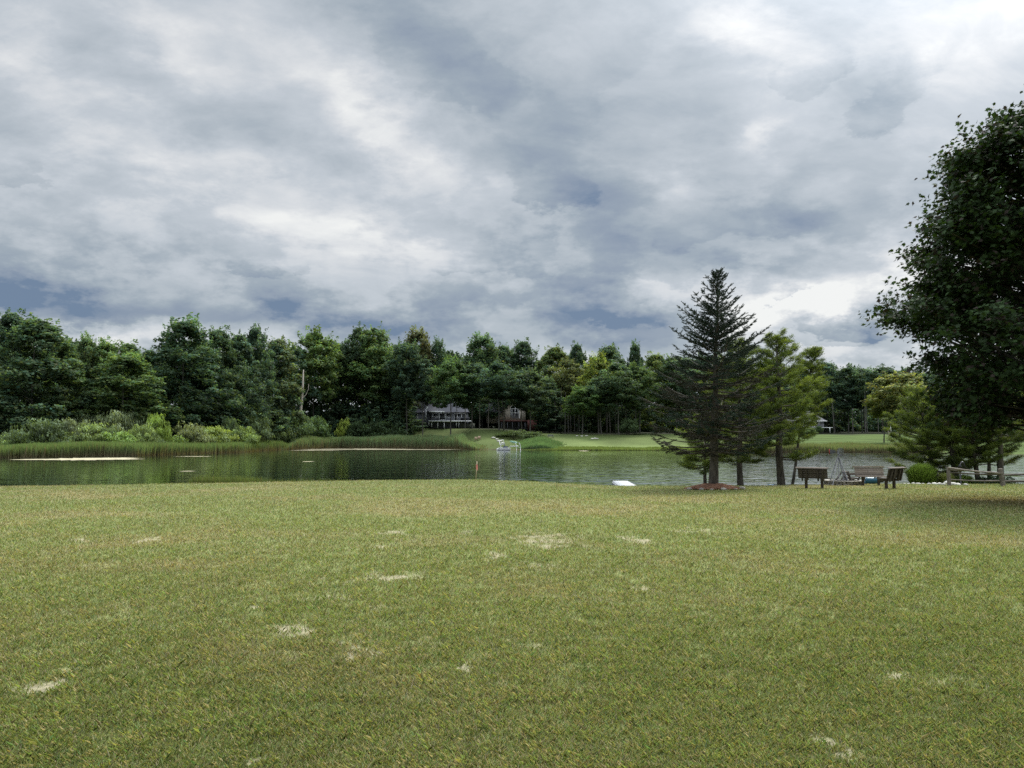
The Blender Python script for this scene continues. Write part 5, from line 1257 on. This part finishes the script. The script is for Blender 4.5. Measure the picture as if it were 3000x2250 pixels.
for k_, (px, py, sx_, sy, rot, amp_) in enumerate(BLOB+CRISP):
    d = ray(px, py); d = d/np.linalg.norm(d); a0, e0 = math.atan2(d[0], d[1]), math.asin(d[2])
    r = rad(rot); da = mathn('SUBTRACT', azw, a0); de = mathn('SUBTRACT', elw, e0)
    # rot positive: streak goes down to the right
    p1 = mathn('ADD', mathn('MULTIPLY', da, cos(r)*2250/sx_), mathn('MULTIPLY', de, -sin(r)*2250/sx_))
    p2 = mathn('ADD', mathn('MULTIPLY', da, sin(r)*2250/sy), mathn('MULTIPLY', de, cos(r)*2250/sy))
    q = mathn('ADD', mathn('MULTIPLY', p1, p1), mathn('MULTIPLY', p2, p2))
    if k_ < len(BLOB): v = mathn('ADD', v, mathn('MULTIPLY', mathn('EXPONENT', mathn('MULTIPLY', q, -.5)), amp_*(.75 if amp_ > 0 else .78)))
    else:
        mr = N_(nt, 'ShaderNodeMapRange'); mr.interpolation_type = 'SMOOTHSTEP'; mr.inputs[1].default_value = 1.35; mr.inputs[2].default_value = .75; ln.new(q, mr.inputs[0])
        # darker flat base, paler top
        v = mathn('ADD', v, mathn('MULTIPLY', mathn('MULTIPLY', mr.outputs[0], mathn('MULTIPLY_ADD', de, -.7*2250/sy, .7)), amp_))
rp = N_(nt, 'ShaderNodeValToRGB'); cr = rp.color_ramp; ln.new(v, rp.inputs[0])
def lin(c): return tuple(((k/255+.055)/1.055)**2.4 if k > 10 else k/255/12.92 for k in c)+(1,)
stops = [(0.0, (112, 132, 158)), (.18, (144, 157, 174)), (.36, (161, 173, 184)), (.52, (182, 191, 199)), (.68, (199, 206, 213)), (.84, (222, 225, 228)), (1.0, (246, 247, 245))]
cr.elements[0].position = 0; cr.elements[0].color = lin(stops[0][1]); cr.elements[1].position = 1; cr.elements[1].color = lin(stops[-1][1])
for p_, c in stops[1:-1]:
    e = cr.elements.new(p_); e.color = lin(c)
# brighter veil of cloud round the hidden sun, above the frame
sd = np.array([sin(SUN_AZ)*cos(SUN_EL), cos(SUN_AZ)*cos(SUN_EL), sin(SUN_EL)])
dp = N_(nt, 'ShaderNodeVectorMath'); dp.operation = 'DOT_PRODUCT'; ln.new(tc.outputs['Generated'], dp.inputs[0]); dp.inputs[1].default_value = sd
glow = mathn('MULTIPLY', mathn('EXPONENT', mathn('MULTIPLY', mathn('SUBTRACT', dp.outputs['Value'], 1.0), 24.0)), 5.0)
# overhead sky boosted above the frame, added as soft fill light
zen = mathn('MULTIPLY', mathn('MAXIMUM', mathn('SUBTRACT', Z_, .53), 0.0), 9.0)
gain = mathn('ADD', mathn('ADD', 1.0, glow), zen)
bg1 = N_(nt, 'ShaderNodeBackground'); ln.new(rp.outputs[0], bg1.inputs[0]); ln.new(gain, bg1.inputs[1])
bg0 = N_(nt, 'ShaderNodeBackground'); ln.new(sky.outputs[0], bg0.inputs[0]); bg0.inputs[1].default_value = .08
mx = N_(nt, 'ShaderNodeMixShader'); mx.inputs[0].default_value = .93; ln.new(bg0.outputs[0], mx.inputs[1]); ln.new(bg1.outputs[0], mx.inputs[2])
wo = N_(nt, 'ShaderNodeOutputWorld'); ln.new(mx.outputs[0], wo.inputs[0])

L = bpy.data.lights.new('sun', 'SUN'); L.energy = 3.9; L.angle = rad(14); L.color = (1, .95, .87)
so = bpy.data.objects.new('sun', L); COL.objects.link(so)
so.rotation_euler = Vector([float(v_) for v_ in sd]).to_track_quat('Z', 'Y').to_euler(); so.location = (30, 40, 60)

cam = bpy.data.cameras.new('camera'); cam.sensor_width = 36; cam.lens = 27; cam.clip_end = 6000; cam.clip_start = .05
co = bpy.data.objects.new('camera', cam); COL.objects.link(co); co.location = (0, 0, CAMZ); co.rotation_euler = (pi/2+PITCH, 0, 0)
SC.camera = co
SC.view_settings.view_transform = 'Standard'; SC.view_settings.look = 'None'; SC.view_settings.exposure = 0
SC.render.engine = 'CYCLES'; SC.cycles.use_denoising = False
SC.cycles.max_bounces = 6; SC.cycles.transparent_max_bounces = 4; SC.cycles.diffuse_bounces = 3; SC.cycles.glossy_bounces = 3
SC.cycles.caustics_reflective = False; SC.cycles.caustics_refractive = False; SC.cycles.sample_clamp_indirect = 4
